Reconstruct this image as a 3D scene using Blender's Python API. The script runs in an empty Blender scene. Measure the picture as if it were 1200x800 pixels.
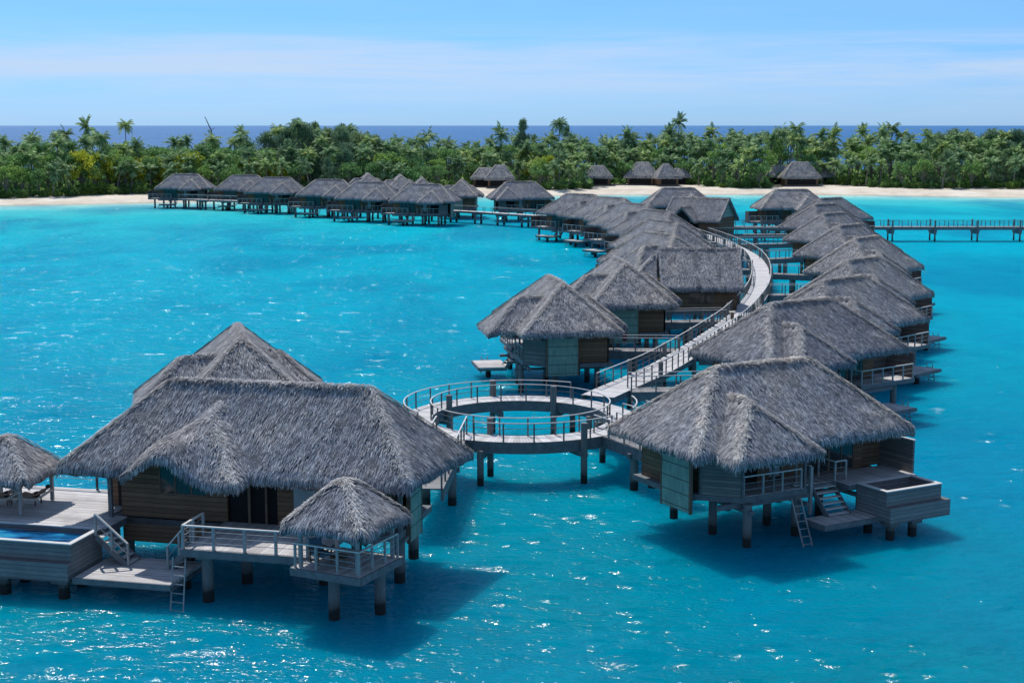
import bpy, math, random
from mathutils import Vector, Matrix, noise
import numpy as np
random.seed(7); rng = np.random.default_rng(7)
S = bpy.context.scene; C = S.collection
PI = math.pi; R = math.radians
CAMH = 20.0; FPX = 1700.0

# ------------------------------------------------------------------ helpers
def at(px, py, z):
    """ground position of a photo point (1200x800) that lies at height z"""
    th = math.atan((400-147)/FPX); a = (px-600)/FPX; b = -(py-400)/FPX
    dy = math.cos(th)+b*math.sin(th); dz = -math.sin(th)+b*math.cos(th)
    t = (z-CAMH)/dz
    return (a*t, dy*t)

class MB:
    def __init__(s): s.v = []; s.f = []; s.m = None
    def quadbox(s, pts):
        n = len(s.v); s.v += [tuple(p) for p in pts]
        for q in ((0,3,2,1),(4,5,6,7),(0,1,5,4),(1,2,6,5),(2,3,7,6),(3,0,4,7)): s.f.append(tuple(n+i for i in q))
        return s
    def box(s, x0, x1, y0, y1, z0, z1):
        return s.quadbox([(x0,y0,z0),(x1,y0,z0),(x1,y1,z0),(x0,y1,z0),(x0,y0,z1),(x1,y0,z1),(x1,y1,z1),(x0,y1,z1)])
    def prism(s, poly, z0, z1):
        a = sum(poly[i][0]*poly[(i+1)%len(poly)][1]-poly[(i+1)%len(poly)][0]*poly[i][1] for i in range(len(poly)))
        if a < 0: poly = poly[::-1]
        n = len(s.v); k = len(poly)
        s.v += [(p[0],p[1],z0) for p in poly]+[(p[0],p[1],z1) for p in poly]
        s.f.append(tuple(n+i for i in range(k))[::-1]); s.f.append(tuple(n+k+i for i in range(k)))
        for i in range(k): j = (i+1) % k; s.f.append((n+i,n+j,n+k+j,n+k+i))
        return s
    def beam(s, p, q, w, h=None, up=(0,0,1)):
        h = h or w; p = Vector(p); q = Vector(q); d = (q-p).normalized(); u = Vector(up)
        if abs(d.dot(u)) > .98: u = Vector((0,1,0))
        sd = d.cross(u).normalized(); u = sd.cross(d).normalized(); sd *= w/2; u *= h/2
        return s.quadbox([p-sd-u, p+sd-u, q+sd-u, q-sd-u, p-sd+u, p+sd+u, q+sd+u, q-sd+u])
    def tube(s, pts, rad, n=8, cap=True):
        pts = [Vector(p) for p in pts]; b = len(s.v); m = len(pts)
        rad = rad if isinstance(rad, (list, tuple)) else [rad]*m
        for i, p in enumerate(pts):
            d = (pts[min(i+1,m-1)]-pts[max(i-1,0)]).normalized()
            u = Vector((1,0,0)) if abs(d.x) < .9 else Vector((0,1,0))
            a = d.cross(u).normalized(); c = d.cross(a)
            for k in range(n):
                t = 2*PI*k/n; s.v.append(tuple(p+a*math.cos(t)*rad[i]+c*math.sin(t)*rad[i]))
        for i in range(m-1):
            for k in range(n):
                k2 = (k+1) % n; s.f.append((b+i*n+k, b+i*n+k2, b+(i+1)*n+k2, b+(i+1)*n+k))
        if cap:
            s.f.append(tuple(b+k for k in range(n))[::-1]); s.f.append(tuple(b+(m-1)*n+k for k in range(n)))
        return s
    def cyl(s, x, y, z0, z1, r, n=12): return s.tube([(x,y,z0),(x,y,z1)], r, n)
    def build(s, name, mat, parent=None, mir=False, smooth=False, M=None):
        v = s.v; f = s.f
        if M is not None: v = [tuple(M @ Vector(p)) for p in v]
        if mir: v = [(p[0],-p[1],p[2]) for p in v]; f = [q[::-1] for q in f]
        me = bpy.data.meshes.new(name); me.from_pydata(v, [], f)
        if smooth: me.polygons.foreach_set('use_smooth', [True]*len(f))
        me.materials.append(mat); me.update()
        o = bpy.data.objects.new(name, me); C.objects.link(o)
        if parent: o.parent = parent
        return o

def np_mesh(name, V, F, mat, parent=None, smooth=False):
    """V (n,3), F (m,4) or (m,3)"""
    me = bpy.data.meshes.new(name); k = F.shape[1]
    me.vertices.add(len(V)); me.vertices.foreach_set('co', V.astype(np.float32).ravel())
    me.loops.add(F.size); me.loops.foreach_set('vertex_index', F.astype(np.int32).ravel())
    me.polygons.add(len(F)); me.polygons.foreach_set('loop_start', np.arange(0, F.size, k, dtype=np.int32))
    if smooth: me.polygons.foreach_set('use_smooth', np.ones(len(F), dtype=bool))
    me.update(calc_edges=True); me.validate(); me.materials.append(mat)
    o = bpy.data.objects.new(name, me); C.objects.link(o)
    if parent: o.parent = parent
    return o

def tag(o, label=None, cat=None, group=None, kind=None):
    if label: o['label'] = label
    if cat: o['category'] = cat
    if group: o['group'] = group
    if kind: o['kind'] = kind
    return o
def empty(name, loc, rz=0, label=None, cat=None, group=None):
    o = bpy.data.objects.new(name, None); C.objects.link(o); o.location = loc; o.rotation_euler = (0,0,rz)
    o.empty_display_size = .3
    return tag(o, label, cat, group)
KIDS = {}
def copy_tree(o, parent=None):
    c = o.copy(); C.objects.link(c); c.parent = parent
    for ch in list(o.children): copy_tree(ch, c)
    return c

# ------------------------------------------------------------------ materials
def mat(name):
    m = bpy.data.materials.new(name); m.use_nodes = True; nt = m.node_tree; nt.nodes.clear()
    o = nt.nodes.new('ShaderNodeOutputMaterial')
    return m, nt, o
class G:
    def __init__(s, nt): s.nt = nt
    def n(s, t, ins=None, **kw):
        nd = s.nt.nodes.new('ShaderNode'+t)
        for k, v in kw.items(): setattr(nd, k, v)
        for k, v in (ins or {}).items():
            if isinstance(v, bpy.types.NodeSocket): s.nt.links.new(v, nd.inputs[k])
            else: nd.inputs[k].default_value = v
        return nd
    def ramp(s, fac, stops):
        nd = s.n('ValToRGB', {'Fac': fac}); e = nd.color_ramp.elements
        while len(e) < len(stops): e.new(.5)
        for i, (p, c) in enumerate(stops): e[i].position = p; e[i].color = (*c, 1) if len(c) == 3 else c
        return nd.outputs['Color']
    def mix(s, fac, a, b, bt='MIX'):
        nd = s.n('Mix', data_type='RGBA', blend_type=bt)
        for i, v in ((0,fac),(6,a),(7,b)):
            if isinstance(v, bpy.types.NodeSocket): s.nt.links.new(v, nd.inputs[i])
            else: nd.inputs[i].default_value = (*v, 1) if isinstance(v, tuple) and len(v) == 3 else v
        return nd.outputs[2]
    def math(s, op, a, b=0.0, clamp=False):
        nd = s.n('Math', {0: a, 1: b}, operation=op, use_clamp=clamp); return nd.outputs[0]
    def noise(s, vec, scale, detail=3, rough=.5, dist=0.0):
        return s.n('TexNoise', {'Vector': vec, 'Scale': scale, 'Detail': detail, 'Roughness': rough, 'Distortion': dist}).outputs['Fac']
    def stretch(s, vec, sc):
        return s.n('Mapping', {'Vector': vec, 'Scale': sc}).outputs[0]
    def out(s, sh, o): s.nt.links.new(sh, o.inputs['Surface'])

def plain(name, col, rough=.7, var=.25, scale=2.0, metal=0.0, bump=.0, obj=True, spec=.3):
    m, nt, o = mat(name); g = G(nt)
    tc = g.n('TexCoord').outputs['Object']
    f = g.noise(tc, scale, 5, .6)
    lo = tuple(c*(1-var) for c in col); hi = tuple(min(1,c*(1+var)) for c in col)
    c = g.ramp(f, [(.3, lo), (.7, hi)])
    b = g.n('BsdfPrincipled', {'Base Color': c, 'Roughness': rough, 'Metallic': metal, 'Specular IOR Level': spec})
    if bump:
        bn = g.n('Bump', {'Height': g.noise(tc, scale*6, 4), 'Strength': bump, 'Distance': .02}); nt.links.new(bn.outputs[0], b.inputs['Normal'])
    g.out(b.outputs[0], o); return m

def planks(name, col, axis='Y', width=.14, rough=.75, var=.22, gap=.35, dirt=(.35,.33,.3), bump=.5):
    """boards laid along one axis: per-board tone, dark joints, grain"""
    m, nt, o = mat(name); g = G(nt)
    tc = g.n('TexCoord').outputs['Object']; sx = g.n('SeparateXYZ', {0: tc}).outputs[axis]
    u = g.math('DIVIDE', sx, width); cell = g.math('FLOOR', u); fr = g.math('FRACT', u)
    rnd = g.n('TexWhiteNoise', {'W': cell}, noise_dimensions='1D').outputs['Value']
    edge = g.math('MULTIPLY', g.math('ABSOLUTE', g.math('SUBTRACT', fr, .5)), 2.0)
    joint = g.ramp(edge, [(.84, (1,1,1)), (.95, (gap,)*3)])
    sc = {'X': (14,1.2,1.2), 'Y': (1.2,14,1.2), 'Z': (1.2,1.2,14)}[axis]
    grain = g.noise(g.stretch(tc, sc), 1.5, 5, .65)
    big = g.noise(tc, .9, 4, .6)
    base = g.ramp(rnd, [(0, tuple(c*(1-var) for c in col)), (1, tuple(min(1,c*(1+var)) for c in col))])
    base = g.mix(.55, base, g.ramp(grain, [(.3,(.55,.55,.55)),(.7,(1.15,1.15,1.15))]), 'MULTIPLY')
    base = g.mix(g.ramp(big, [(.45,(0,0,0)),(.75,(.5,.5,.5))]), base, tuple(c*d for c, d in zip(col, dirt)) )
    base = g.mix(1.0, base, joint, 'MULTIPLY')
    b = g.n('BsdfPrincipled', {'Base Color': base, 'Roughness': rough, 'Specular IOR Level': .25})
    bn = g.n('Bump', {'Height': g.math('ADD', joint, g.math('MULTIPLY', grain, .4)), 'Strength': bump, 'Distance': .02})
    nt.links.new(bn.outputs[0], b.inputs['Normal'])
    g.out(b.outputs[0], o); return m

def thatch_mat(name, cols, under=False):
    m, nt, o = mat(name); g = G(nt)
    tc = g.n('TexCoord').outputs['Object']; geo = g.n('NewGeometry')
    rnd = geo.outputs['Random Per Island']
    c = g.ramp(rnd, cols)
    blot = g.noise(tc, .55, 4, .65)
    c = g.mix(.8, c, g.ramp(blot, [(.32,(.62,.60,.60)),(.5,(.95,.94,.93)),(.70,(1.28,1.22,1.16))]), 'MULTIPLY')
    sp = g.noise(tc, 3.6, 3, .7)
    c = g.mix(.8, c, g.ramp(sp, [(.36,(.56,.57,.59)),(.52,(.98,.98,.98)),(.66,(1.3,1.29,1.27))]), 'MULTIPLY')
    warm = g.noise(tc, .28, 3, .6)
    c = g.mix(.6, c, g.ramp(warm, [(.36,(.92,.98,1.08)),(.52,(1,1,1)),(.66,(1.05,1.0,.94))]), 'MULTIPLY')
    c = g.mix(1.0, c, g.ramp(g.n('ObjectInfo').outputs['Random'], [(0,(.84,.84,.86)),(.5,(1,1,1)),(1,(1.16,1.13,1.08))]), 'MULTIPLY')
    b = g.n('BsdfPrincipled', {'Base Color': c, 'Roughness': .85, 'Specular IOR Level': .2})
    if under:
        f2 = g.noise(tc, 9, 4, .7)
        bn = g.n('Bump', {'Height': f2, 'Strength': .9, 'Distance': .08}); nt.links.new(bn.outputs[0], b.inputs['Normal'])
    g.out(b.outputs[0], o); return m

M = {}
GS, GR, GF = .38, .11, .58      # chop, gloss and mirror share of the water surface
M['thatch'] = thatch_mat('thatch_blades', [(0,(.18,.185,.20)),(.35,(.31,.312,.33)),(.75,(.44,.442,.46)),(1,(.58,.58,.59))])
M['thatch_under'] = thatch_mat('thatch_bed', [(0,(.19,.19,.20)),(1,(.19,.19,.20))], True)
M['cap'] = thatch_mat('thatch_ridge_cap', [(0,(.32,.31,.30)),(.5,(.47,.455,.44)),(1,(.64,.62,.59))])
M['deck'] = planks('weathered_deck_boards', (.56,.54,.53), 'X', .15, gap=.45)
M['deckY'] = planks('weathered_deck_boards_cross', (.56,.54,.53), 'Y', .15, gap=.45)
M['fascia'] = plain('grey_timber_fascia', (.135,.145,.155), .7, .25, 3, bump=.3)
M['rail'] = plain('grey_rail_timber', (.30,.30,.30), .65, .2, 4, bump=.2)
M['handrail'] = plain('pale_handrail', (.55,.54,.52), .55, .15, 3)
M['post'] = plain('dark_weathered_post', (.13,.135,.14), .75, .3, 3)
M['wall'] = planks('brown_wall_boards', (.20,.118,.072), 'Z', .22, gap=.3, dirt=(.5,.5,.55))
M['screen'] = planks('grey_brown_screen_boards', (.20,.185,.175), 'Z', .16, gap=.35, dirt=(.5,.5,.55))
M['screen_dark'] = planks('dark_screen_boards', (.12,.105,.10), 'Z', .18, gap=.35, dirt=(.5,.5,.55))
M['poolwall'] = planks('grey_pool_boards', (.21,.205,.205), 'Z', .19, gap=.4, dirt=(.55,.55,.6))
M['coping'] = plain('pale_coping', (.55,.54,.52), .6, .12, 3)
M['frame'] = plain('brown_frame_timber', (.15,.10,.07), .6, .2, 4)
M['trunk'] = plain('grey_brown_bark', (.19,.165,.14), .9, .3, 3, bump=.5)
M['glass'] = plain('dark_window_glass', (.02,.028,.03), .08, .2, .6, spec=.6)
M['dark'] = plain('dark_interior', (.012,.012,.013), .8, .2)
M['curtain'] = plain('pale_blind', (.30,.36,.38), .8, .12, 2)
M['soil'] = plain('leaf_litter', (.09,.085,.045), .95, .4, .25)
M['navy'] = plain('navy_cloth', (.03,.035,.07), .85, .2, 6)
M['maroon'] = plain('maroon_cloth', (.12,.02,.035), .85, .2, 6)
M['skin'] = plain('skin', (.42,.24,.17), .55, .1, 8)
M['hair'] = plain('dark_hair', (.015,.012,.01), .6, .2, 8)
M['towel'] = plain('white_towel', (.75,.75,.73), .9, .06, 8)
M['cushion'] = plain('blue_grey_cushion', (.10,.17,.24), .85, .15, 5)
M['cream'] = plain('cream_cushion', (.62,.56,.46), .85, .08, 5)
M['black'] = plain('black_rubber', (.02,.02,.02), .6, .2, 5)

def teal_panel():
    m, nt, o = mat('woven_green_panel'); g = G(nt)
    tc = g.n('TexCoord').outputs['Object']
    sx = g.n('SeparateXYZ', {0: tc})
    fz = g.math('FRACT', g.math('DIVIDE', g.math('SUBTRACT', sx.outputs['Z'], .35), .68))
    e = g.ramp(g.math('ABSOLUTE', g.math('SUBTRACT', fz, .5)), [(.455,(1,1,1)),(.475,(.18,.2,.2))])
    vert = g.noise(g.stretch(tc, (9,9,.8)), 1.6, 4, .6)
    c = g.ramp(vert, [(.3,(.13,.22,.19)),(.5,(.20,.31,.265)),(.72,(.27,.38,.32))])
    blot = g.noise(tc, 1.1, 4, .6)
    c = g.mix(.5, c, g.ramp(blot, [(.35,(.7,.72,.7)),(.65,(1.1,1.08,1.0))]), 'MULTIPLY')
    c = g.mix(1.0, c, e, 'MULTIPLY')
    b = g.n('BsdfPrincipled', {'Base Color': c, 'Roughness': .7})
    g.out(b.outputs[0], o); return m
M['panel'] = teal_panel()

def pile_mat():
    m, nt, o = mat('tide_stained_pile'); g = G(nt)
    geo = g.n('NewGeometry').outputs['Position']; z = g.n('SeparateXYZ', {0: geo}).outputs['Z']
    nz = g.noise(geo, 2.5, 4, .6)
    zz = g.math('ADD', z, g.math('MULTIPLY', g.math('SUBTRACT', nz, .5), .35))
    c = g.ramp(zz, [(.0,(.012,.013,.012)),(.44,(.016,.016,.014)),(.50,(.07,.07,.067)),(.8,(.14,.142,.14)),(1,(.165,.165,.165))])
    c = g.mix(.5, c, g.ramp(g.noise(g.stretch(geo,(3,3,.7)), 2.2, 5, .6), [(.3,(.6,.6,.6)),(.7,(1.15,1.15,1.15))]), 'MULTIPLY')
    b = g.n('BsdfPrincipled', {'Base Color': c, 'Roughness': .8})
    g.out(b.outputs[0], o); return m
M['pile'] = pile_mat()

def water_mat(name, lagoon=True):
    m, nt, o = mat(name); g = G(nt)
    pos = g.n('NewGeometry').outputs['Position']; sp = g.n('SeparateXYZ', {0: pos})
    n1 = g.noise(g.stretch(pos, (1,.55,1)), .035, 4, .55, .4); n2 = g.noise(g.stretch(pos,(1,.7,1)), .22, 5, .6)
    if lagoon:
        sh = g.n('Attribute', attribute_name='shore').outputs['Fac']           # metres to the beach
        warp = g.math('MULTIPLY', g.math('SUBTRACT', n1, .5), g.math('MINIMUM', g.math('MULTIPLY', sh, .35), 80.0))
        t = g.math('DIVIDE', g.math('ADD', sh, warp), 400.0)
        c = g.ramp(t, [(0,(.55,.74,.66)),(.02,(.30,.66,.62)),(.07,(.07,.52,.55)),(.16,(.012,.48,.55)),(.40,(.0,.405,.545)),(.66,(.0,.35,.50)),(.80,(.0,.295,.425)),(.90,(.0,.225,.31)),(1,(.0,.17,.235))])
        c = g.mix(g.ramp(n1, [(.38,(.6,.6,.6)),(.56,(0,0,0))]), c, (.0,.20,.36))
        c = g.mix(.45, c, g.ramp(n2, [(.32,(.80,.82,.88)),(.5,(1,1,1)),(.7,(1.12,1.12,1.05))]), 'MULTIPLY')
    else:
        c = g.ramp(g.noise(g.stretch(pos,(.4,1,1)), .012, 5, .6), [(.35,(.004,.095,.27)),(.65,(.012,.15,.36))])
    # wave relief: swell, chop and ripple
    w1 = g.noise(g.stretch(pos, (.8,1.15,1)), .35, 3, .5, .3)
    w2 = g.noise(g.stretch(pos, (.75,1.25,1)), 1.3, 3, .55, .6)
    w3 = g.noise(g.stretch(pos, (.85,1.2,1)), 3.6, 3, .55, .5)
    h = g.math('ADD', g.math('ADD', g.math('MULTIPLY', w1, .7), g.math('MULTIPLY', w2, .45)), g.math('MULTIPLY', w3, .16))
    # scattered steeper wavelets, small and large, standing in gusty patches
    gust = g.ramp(g.noise(g.stretch(pos,(.7,1,1)), .11, 3, .6), [(.38,(.12,.12,.12)),(.58,(1,1,1))])
    hh = g.math('MULTIPLY', h, GS)
    for (sc, rad, amp, thr) in ((.62, .44, .27, .68), (.21, .38, .66, .74)):
        vo = g.n('TexVoronoi', {'Vector': g.stretch(g.mix(.02 if sc > .5 else .05, pos, g.n('TexNoise', {'Vector': pos, 'Scale': 2.0}).outputs['Color'], 'LINEAR_LIGHT'), (.9,1.2,1)), 'Scale': sc}, voronoi_dimensions='2D', feature='F1')
        q = g.math('DIVIDE', vo.outputs['Distance'], rad, True); q = g.math('SUBTRACT', 1.0, g.math('MULTIPLY', q, q)); q = g.math('MULTIPLY', q, q)
        rn = g.n('SeparateColor', {0: vo.outputs['Color']}).outputs[0]
        k = g.math('MULTIPLY', g.math('MULTIPLY', g.math('GREATER_THAN', rn, thr), g.math('ADD', rn, .1)), amp)
        hh = g.math('ADD', hh, g.math('MULTIPLY', g.math('MULTIPLY', q, k), gust))
    bn = g.n('Bump', {'Height': hh, 'Strength': 1.0, 'Distance': 1.0 if lagoon else 2.6}).outputs[0]
    bd = g.n('Bump', {'Height': h, 'Strength': 1.0, 'Distance': 1.5}).outputs[0]
    if lagoon:
        d1 = g.n('SubsurfaceScattering', {'Color': c, 'Scale': 1.0, 'Radius': (2.0,4.6,5.4), 'Normal': bd}, falloff='BURLEY')
        dif = g.n('MixShader', {0: .13, 1: d1.outputs[0], 2: g.n('BsdfDiffuse', {'Color': c, 'Normal': bd}).outputs[0]})
    else: dif = g.n('BsdfDiffuse', {'Color': c, 'Normal': bd})
    gl = g.n('BsdfGlossy', {'Color': (1,1,1,1), 'Roughness': GR if lagoon else .3, 'Normal': bn})
    fr = g.n('Fresnel', {'IOR': 1.33, 'Normal': bn}).outputs[0]
    fac = g.math('MINIMUM', g.math('MULTIPLY', fr,   GF if lagoon else .45), .045 if lagoon else .16)
    ms = g.n('MixShader', {0: fac, 1: dif.outputs[0], 2: gl.outputs[0]})
    g.out(ms.outputs[0], o); return m
M['lagoon'] = water_mat('lagoon_water_surface'); M['ocean'] = water_mat('ocean_water_surface', False)

def pool_mat():
    m, nt, o = mat('pool_water_surface'); g = G(nt)
    pos = g.n('NewGeometry').outputs['Position']
    bn = g.n('Bump', {'Height': g.noise(pos, 3.5, 3), 'Strength': .25, 'Distance': .1}).outputs[0]
    c = g.ramp(g.noise(g.stretch(pos,(.6,2.2,1)), .9, 3, .5, .6), [(.36,(.004,.035,.09)),(.5,(.008,.13,.33)),(.64,(.03,.30,.48))])
    b = g.n('BsdfPrincipled', {'Base Color': c, 'Roughness': .04, 'IOR': 1.33, 'Normal': bn, 'Specular IOR Level': .6})
    g.out(b.outputs[0], o); return m
M['pool'] = pool_mat()

def sand_mat():
    m, nt, o = mat('coral_sand'); g = G(nt)
    pos = g.n('NewGeometry').outputs['Position']; sp = g.n('SeparateXYZ', {0: pos})
    c = g.ramp(g.noise(pos, .12, 6, .65), [(.3,(.46,.38,.29)),(.5,(.62,.54,.43)),(.7,(.74,.68,.58))])
    wet = g.ramp(g.math('MULTIPLY', sp.outputs['Z'], 1.0), [(.02,(.62,.66,.62)),(.3,(1,1,1))])
    c = g.mix(1.0, c, wet, 'MULTIPLY')
    b = g.n('BsdfPrincipled', {'Base Color': c, 'Roughness': .9})
    g.out(b.outputs[0], o); return m
M['sand'] = sand_mat()

def leaf_mat(name, c0, c1, c2, tr=.42):
    m, nt, o = mat(name); g = G(nt)
    rnd = g.n('NewGeometry').outputs['Random Per Island']; oi = g.n('ObjectInfo').outputs['Random']
    c = g.ramp(rnd, [(0,c0),(.6,c1),(1,c2)])
    c = g.mix(.85, c, g.ramp(oi, [(0,(.62,.70,.72)),(.5,(1,1,1)),(1,(1.5,1.28,.9))]), 'MULTIPLY')
    d = g.n('BsdfPrincipled', {'Base Color': c, 'Roughness': .75, 'Specular IOR Level': .12})
    t = g.n('BsdfTranslucent', {'Color': c})
    ms = g.n('MixShader', {0: tr, 1: d.outputs[0], 2: t.outputs[0]})
    g.out(ms.outputs[0], o); return m
M['palm'] = leaf_mat('palm_fronds', (0.056, 0.138, 0.063), (0.162, 0.308, 0.107), (0.648, 0.75, 0.47))
M['leaf'] = leaf_mat('broad_leaves', (0.066, 0.16, 0.068), (0.17, 0.339, 0.113), (0.415, 0.621, 0.228))
M['iron'] = leaf_mat('needle_foliage', (0.126, 0.21, 0.126), (0.232, 0.347, 0.202), (0.378, 0.505, 0.304), .2)
M['yellow'] = leaf_mat('yellow_green_leaves', (0.216, 0.288, 0.028), (0.384, 0.456, 0.055), (0.624, 0.6, 0.083))
M['shrub'] = leaf_mat('shore_shrub_leaves', (0.06, 0.132, 0.034), (0.132, 0.24, 0.062), (0.228, 0.372, 0.11))

# ------------------------------------------------------------------ thatch roofs
def smin(a, b, k=.35):
    h = max(k-abs(a-b), 0)/k; return min(a,b)-h*h*k*.25
def smax(a, b, k=.3): return -smin(-a,-b,k)
def smn(vals, k=.35):
    r = vals[0]
    for v in vals[1:]: r = smin(r, v, k)
    return r

def thatch_roof(name, f, rects, parent, mir=False, mt='thatch', step=.22, dens=85, thick=.34, caps=(), seed=1, M4=None, blade=1.0, label=None):
    """a thick thatched roof over a union of rectangles; f(x,y) is its surface"""
    rnd = random.Random(seed); T = (lambda p: M4 @ Vector(p)) if M4 is not None else Vector
    sg = -1 if mir else 1
    def inside(x, y, e=0): return any(a-e <= x <= b+e and c-e <= y <= d+e for a,b,c,d in rects)
    xs0 = min(r[0] for r in rects); xs1 = max(r[1] for r in rects); ys0 = min(r[2] for r in rects); ys1 = max(r[3] for r in rects)
    nx = max(2,int(round((xs1-xs0)/step))); ny = max(2,int(round((ys1-ys0)/step)))
    dx = (xs1-xs0)/nx; dy = (ys1-ys0)/ny
    cells = set((i,j) for i in range(nx) for j in range(ny) if inside(xs0+(i+.5)*dx, ys0+(j+.5)*dy))
    vid = {}; V = []; F = []
    def vert(i, j, top):
        k = (i,j,top)
        if k not in vid:
            x = xs0+i*dx; y = ys0+j*dy
            jx = noise.noise((x*1.3,y*1.3,seed))*.10; jy = noise.noise((x*1.3,y*1.3,seed+9))*.10
            z = f(x,y)+noise.noise((x*.9,y*.9,seed*3.1))*.10+noise.noise((x*3.5,y*3.5,seed*1.7))*.05
            if not top: z -= thick*(1+.25*noise.noise((x*2,y*2,4)))
            p = T((x+jx,y+jy,z)); vid[k] = len(V); V.append((p[0],p[1]*sg,p[2]))
        return vid[k]
    for (i,j) in cells:
        q = (vert(i,j,1),vert(i+1,j,1),vert(i+1,j+1,1),vert(i,j+1,1)); F.append(q if not mir else q[::-1])
        q = (vert(i,j+1,0),vert(i+1,j+1,0),vert(i+1,j,0),vert(i,j,0)); F.append(q if not mir else q[::-1])
        for (di,dj,a,b) in ((-1,0,(i,j+1),(i,j)),(1,0,(i+1,j),(i+1,j+1)),(0,-1,(i,j),(i+1,j)),(0,1,(i+1,j+1),(i,j+1))):
            if (i+di,j+dj) not in cells:
                q = (vert(*a,1),vert(*a,0),vert(*b,0),vert(*b,1)); F.append(q if not mir else q[::-1])
    base = np_mesh(name, np.array(V), np.array(F), M['thatch_under'], parent, smooth=True)
    if label: base['label'] = label
    BV = []; BF = []
    def blade_at(x, y, L, w, lift, out, dirv=None, yaw=.35, zoff=0.0):
        e = .04; z = f(x,y)+zoff
        if dirv is None:
            gx = (f(x+e,y)-f(x-e,y))/(2*e); gy = (f(x,y+e)-f(x,y-e))/(2*e)
        else: gx, gy = dirv
        gl = math.hypot(gx,gy) or 1e-3
        t = Vector((-gx,-gy,-gl*gl)).normalized() if gl > .05 else Vector((rnd.uniform(-1,1),rnd.uniform(-1,1),-.3)).normalized()
        n = Vector((-gx,-gy,1)).normalized()
        a = rnd.gauss(0,yaw); t = (Matrix.Rotation(a,3,n) @ t)
        sd = n.cross(t).normalized()*w*.5
        p0 = Vector((x,y,z))+n*.015-t*L*.3
        p1 = p0+t*L*.6+n*lift*.6; p2 = p0+t*L+n*lift
        if not inside(p2.x,p2.y,.0): p2.z -= .16*L/.45; p2.x = p2.x*.6+p1.x*.4; p2.y = p2.y*.6+p1.y*.4
        tw = sd*.45
        k = len(out)
        for q in (p0-sd,p0+sd,p1+sd,p1-sd,p2+tw,p2-tw):
            q = T(q); out.append((q[0],q[1]*sg,q[2]))
        BFx = blF; BFx.append((k,k+1,k+2,k+3)); BFx.append((k+3,k+2,k+4,k+5))
    blF = BF
    dens *= 1.55; area = len(cells)*dx*dy; cl = list(cells); N = int(area*dens)
    for _ in range(N):
        i,j = rnd.choice(cl); x = xs0+(i+rnd.random())*dx; y = ys0+(j+rnd.random())*dy
        cl_n = noise.noise((x*1.8,y*1.8,seed*2.3))
        blade_at(x,y,rnd.uniform(.26,.46)*blade, rnd.uniform(.016,.036)*blade, max(.0,rnd.gauss(.022,.026)+cl_n*.05)*blade, BV, None, .2)
    # ragged fringe along every eave
    edges = []
    for (i,j) in cells:
        for (di,dj,ax,ay,bx,by) in ((-1,0,i,j,i,j+1),(1,0,i+1,j,i+1,j+1),(0,-1,i,j,i+1,j),(0,1,i,j+1,i+1,j+1)):
            if (i+di,j+dj) not in cells: edges.append((xs0+ax*dx,ys0+ay*dy,xs0+bx*dx,ys0+by*dy,di,dj))
    for (ax,ay,bx,by,di,dj) in edges:
        for _ in range(int(85*step/blade)):
            t = rnd.random(); x = ax+(bx-ax)*t-di*.05; y = ay+(by-ay)*t-dj*.05
            zo = -rnd.uniform(0,thick*.9)
            blade_at(x,y,rnd.uniform(.14,.27)*blade,rnd.uniform(.018,.038)*blade,rnd.gauss(.0,.018),BV,(-di*2.6,-dj*2.6) if rnd.random()<.75 else (-di*.9,-dj*.9),.25,zo)
    cov = np_mesh('thatch_cover', np.array(BV), np.array(BF), M[mt], base)
    # paler bundles laid over ridges and hips
    if caps:
        CV = []; CF = []; blF = CF
        for (a,b,wd) in caps:
            a = Vector(a); b = Vector(b); L = (b-a).length
            dd = (b-a); pn = Vector((-dd.y,dd.x)).normalized() if dd.length else Vector((1,0))
            for _ in range(int(L*230*wd/.3)):
                t = rnd.random(); s = rnd.gauss(0,.45)*wd; x = a.x+dd.x*t+pn.x*s; y = a.y+dd.y*t+pn.y*s
                if not inside(x,y): continue
                blade_at(x,y,rnd.uniform(.22,.4),rnd.uniform(.02,.045),rnd.uniform(.01,.07),CV,None,.45,.05+.07*math.exp(-(s/wd)**2*2))
        np_mesh('ridge_cap', np.array(CV), np.array(CF), M['cap'], base)
    return base

def hipf(L, W, z0, s, k=.4, sx=None):
    sx = sx or s
    return lambda x, y: z0+smn([s*y, s*(W-y), sx*x, sx*(L-x)], k)

# ------------------------------------------------------------------ timber pieces
def railing(name, pts, z, parent, mir=False, h=1.0, gap=1.5, hw=.07, mats=('rail','handrail'), rails=(.35,.65), closed=False, pr=.045, thin=.022, M4=None):
    """posts + lower rails as one part, the pale top rail as its sub-part; pts are (x,y) or (x,y,z)"""
    P = [Vector((p[0],p[1],p[2] if len(p) > 2 else z)) for p in pts]
    a = MB(); b = MB()
    for i in range(len(P)-1):
        p, q = P[i], P[i+1]; n = max(1, int(round((q-p).length/gap)))
        for k in range(n+(1 if i == len(P)-2 else 0)):
            c = p.lerp(q, k/n); a.box(c.x-pr,c.x+pr,c.y-pr,c.y+pr,c.z-.02,c.z+h-.03)
        for r in rails: a.beam(p+Vector((0,0,h*r)), q+Vector((0,0,h*r)), thin, thin)
        b.beam(p+Vector((0,0,h)), q+Vector((0,0,h)), hw*1.5, hw*.8)
    o = a.build(name, M[mats[0]], parent, mir, M=M4); b.build('handrail', M[mats[1]], o, mir, M=M4)
    return o
def piles(parent, spots, z1=2.05, r=.22, mir=False, cap=True, n=10, M4=None):
    for (x,y) in spots:
        a = MB().cyl(x,y,-2.5,z1,r,n)
        if cap: a.box(x-r*1.5,x+r*1.5,y-r*1.5,y+r*1.5,z1-.18,z1-.002)
        a.build('pile', M['pile'], parent, mir, M=M4)
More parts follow.
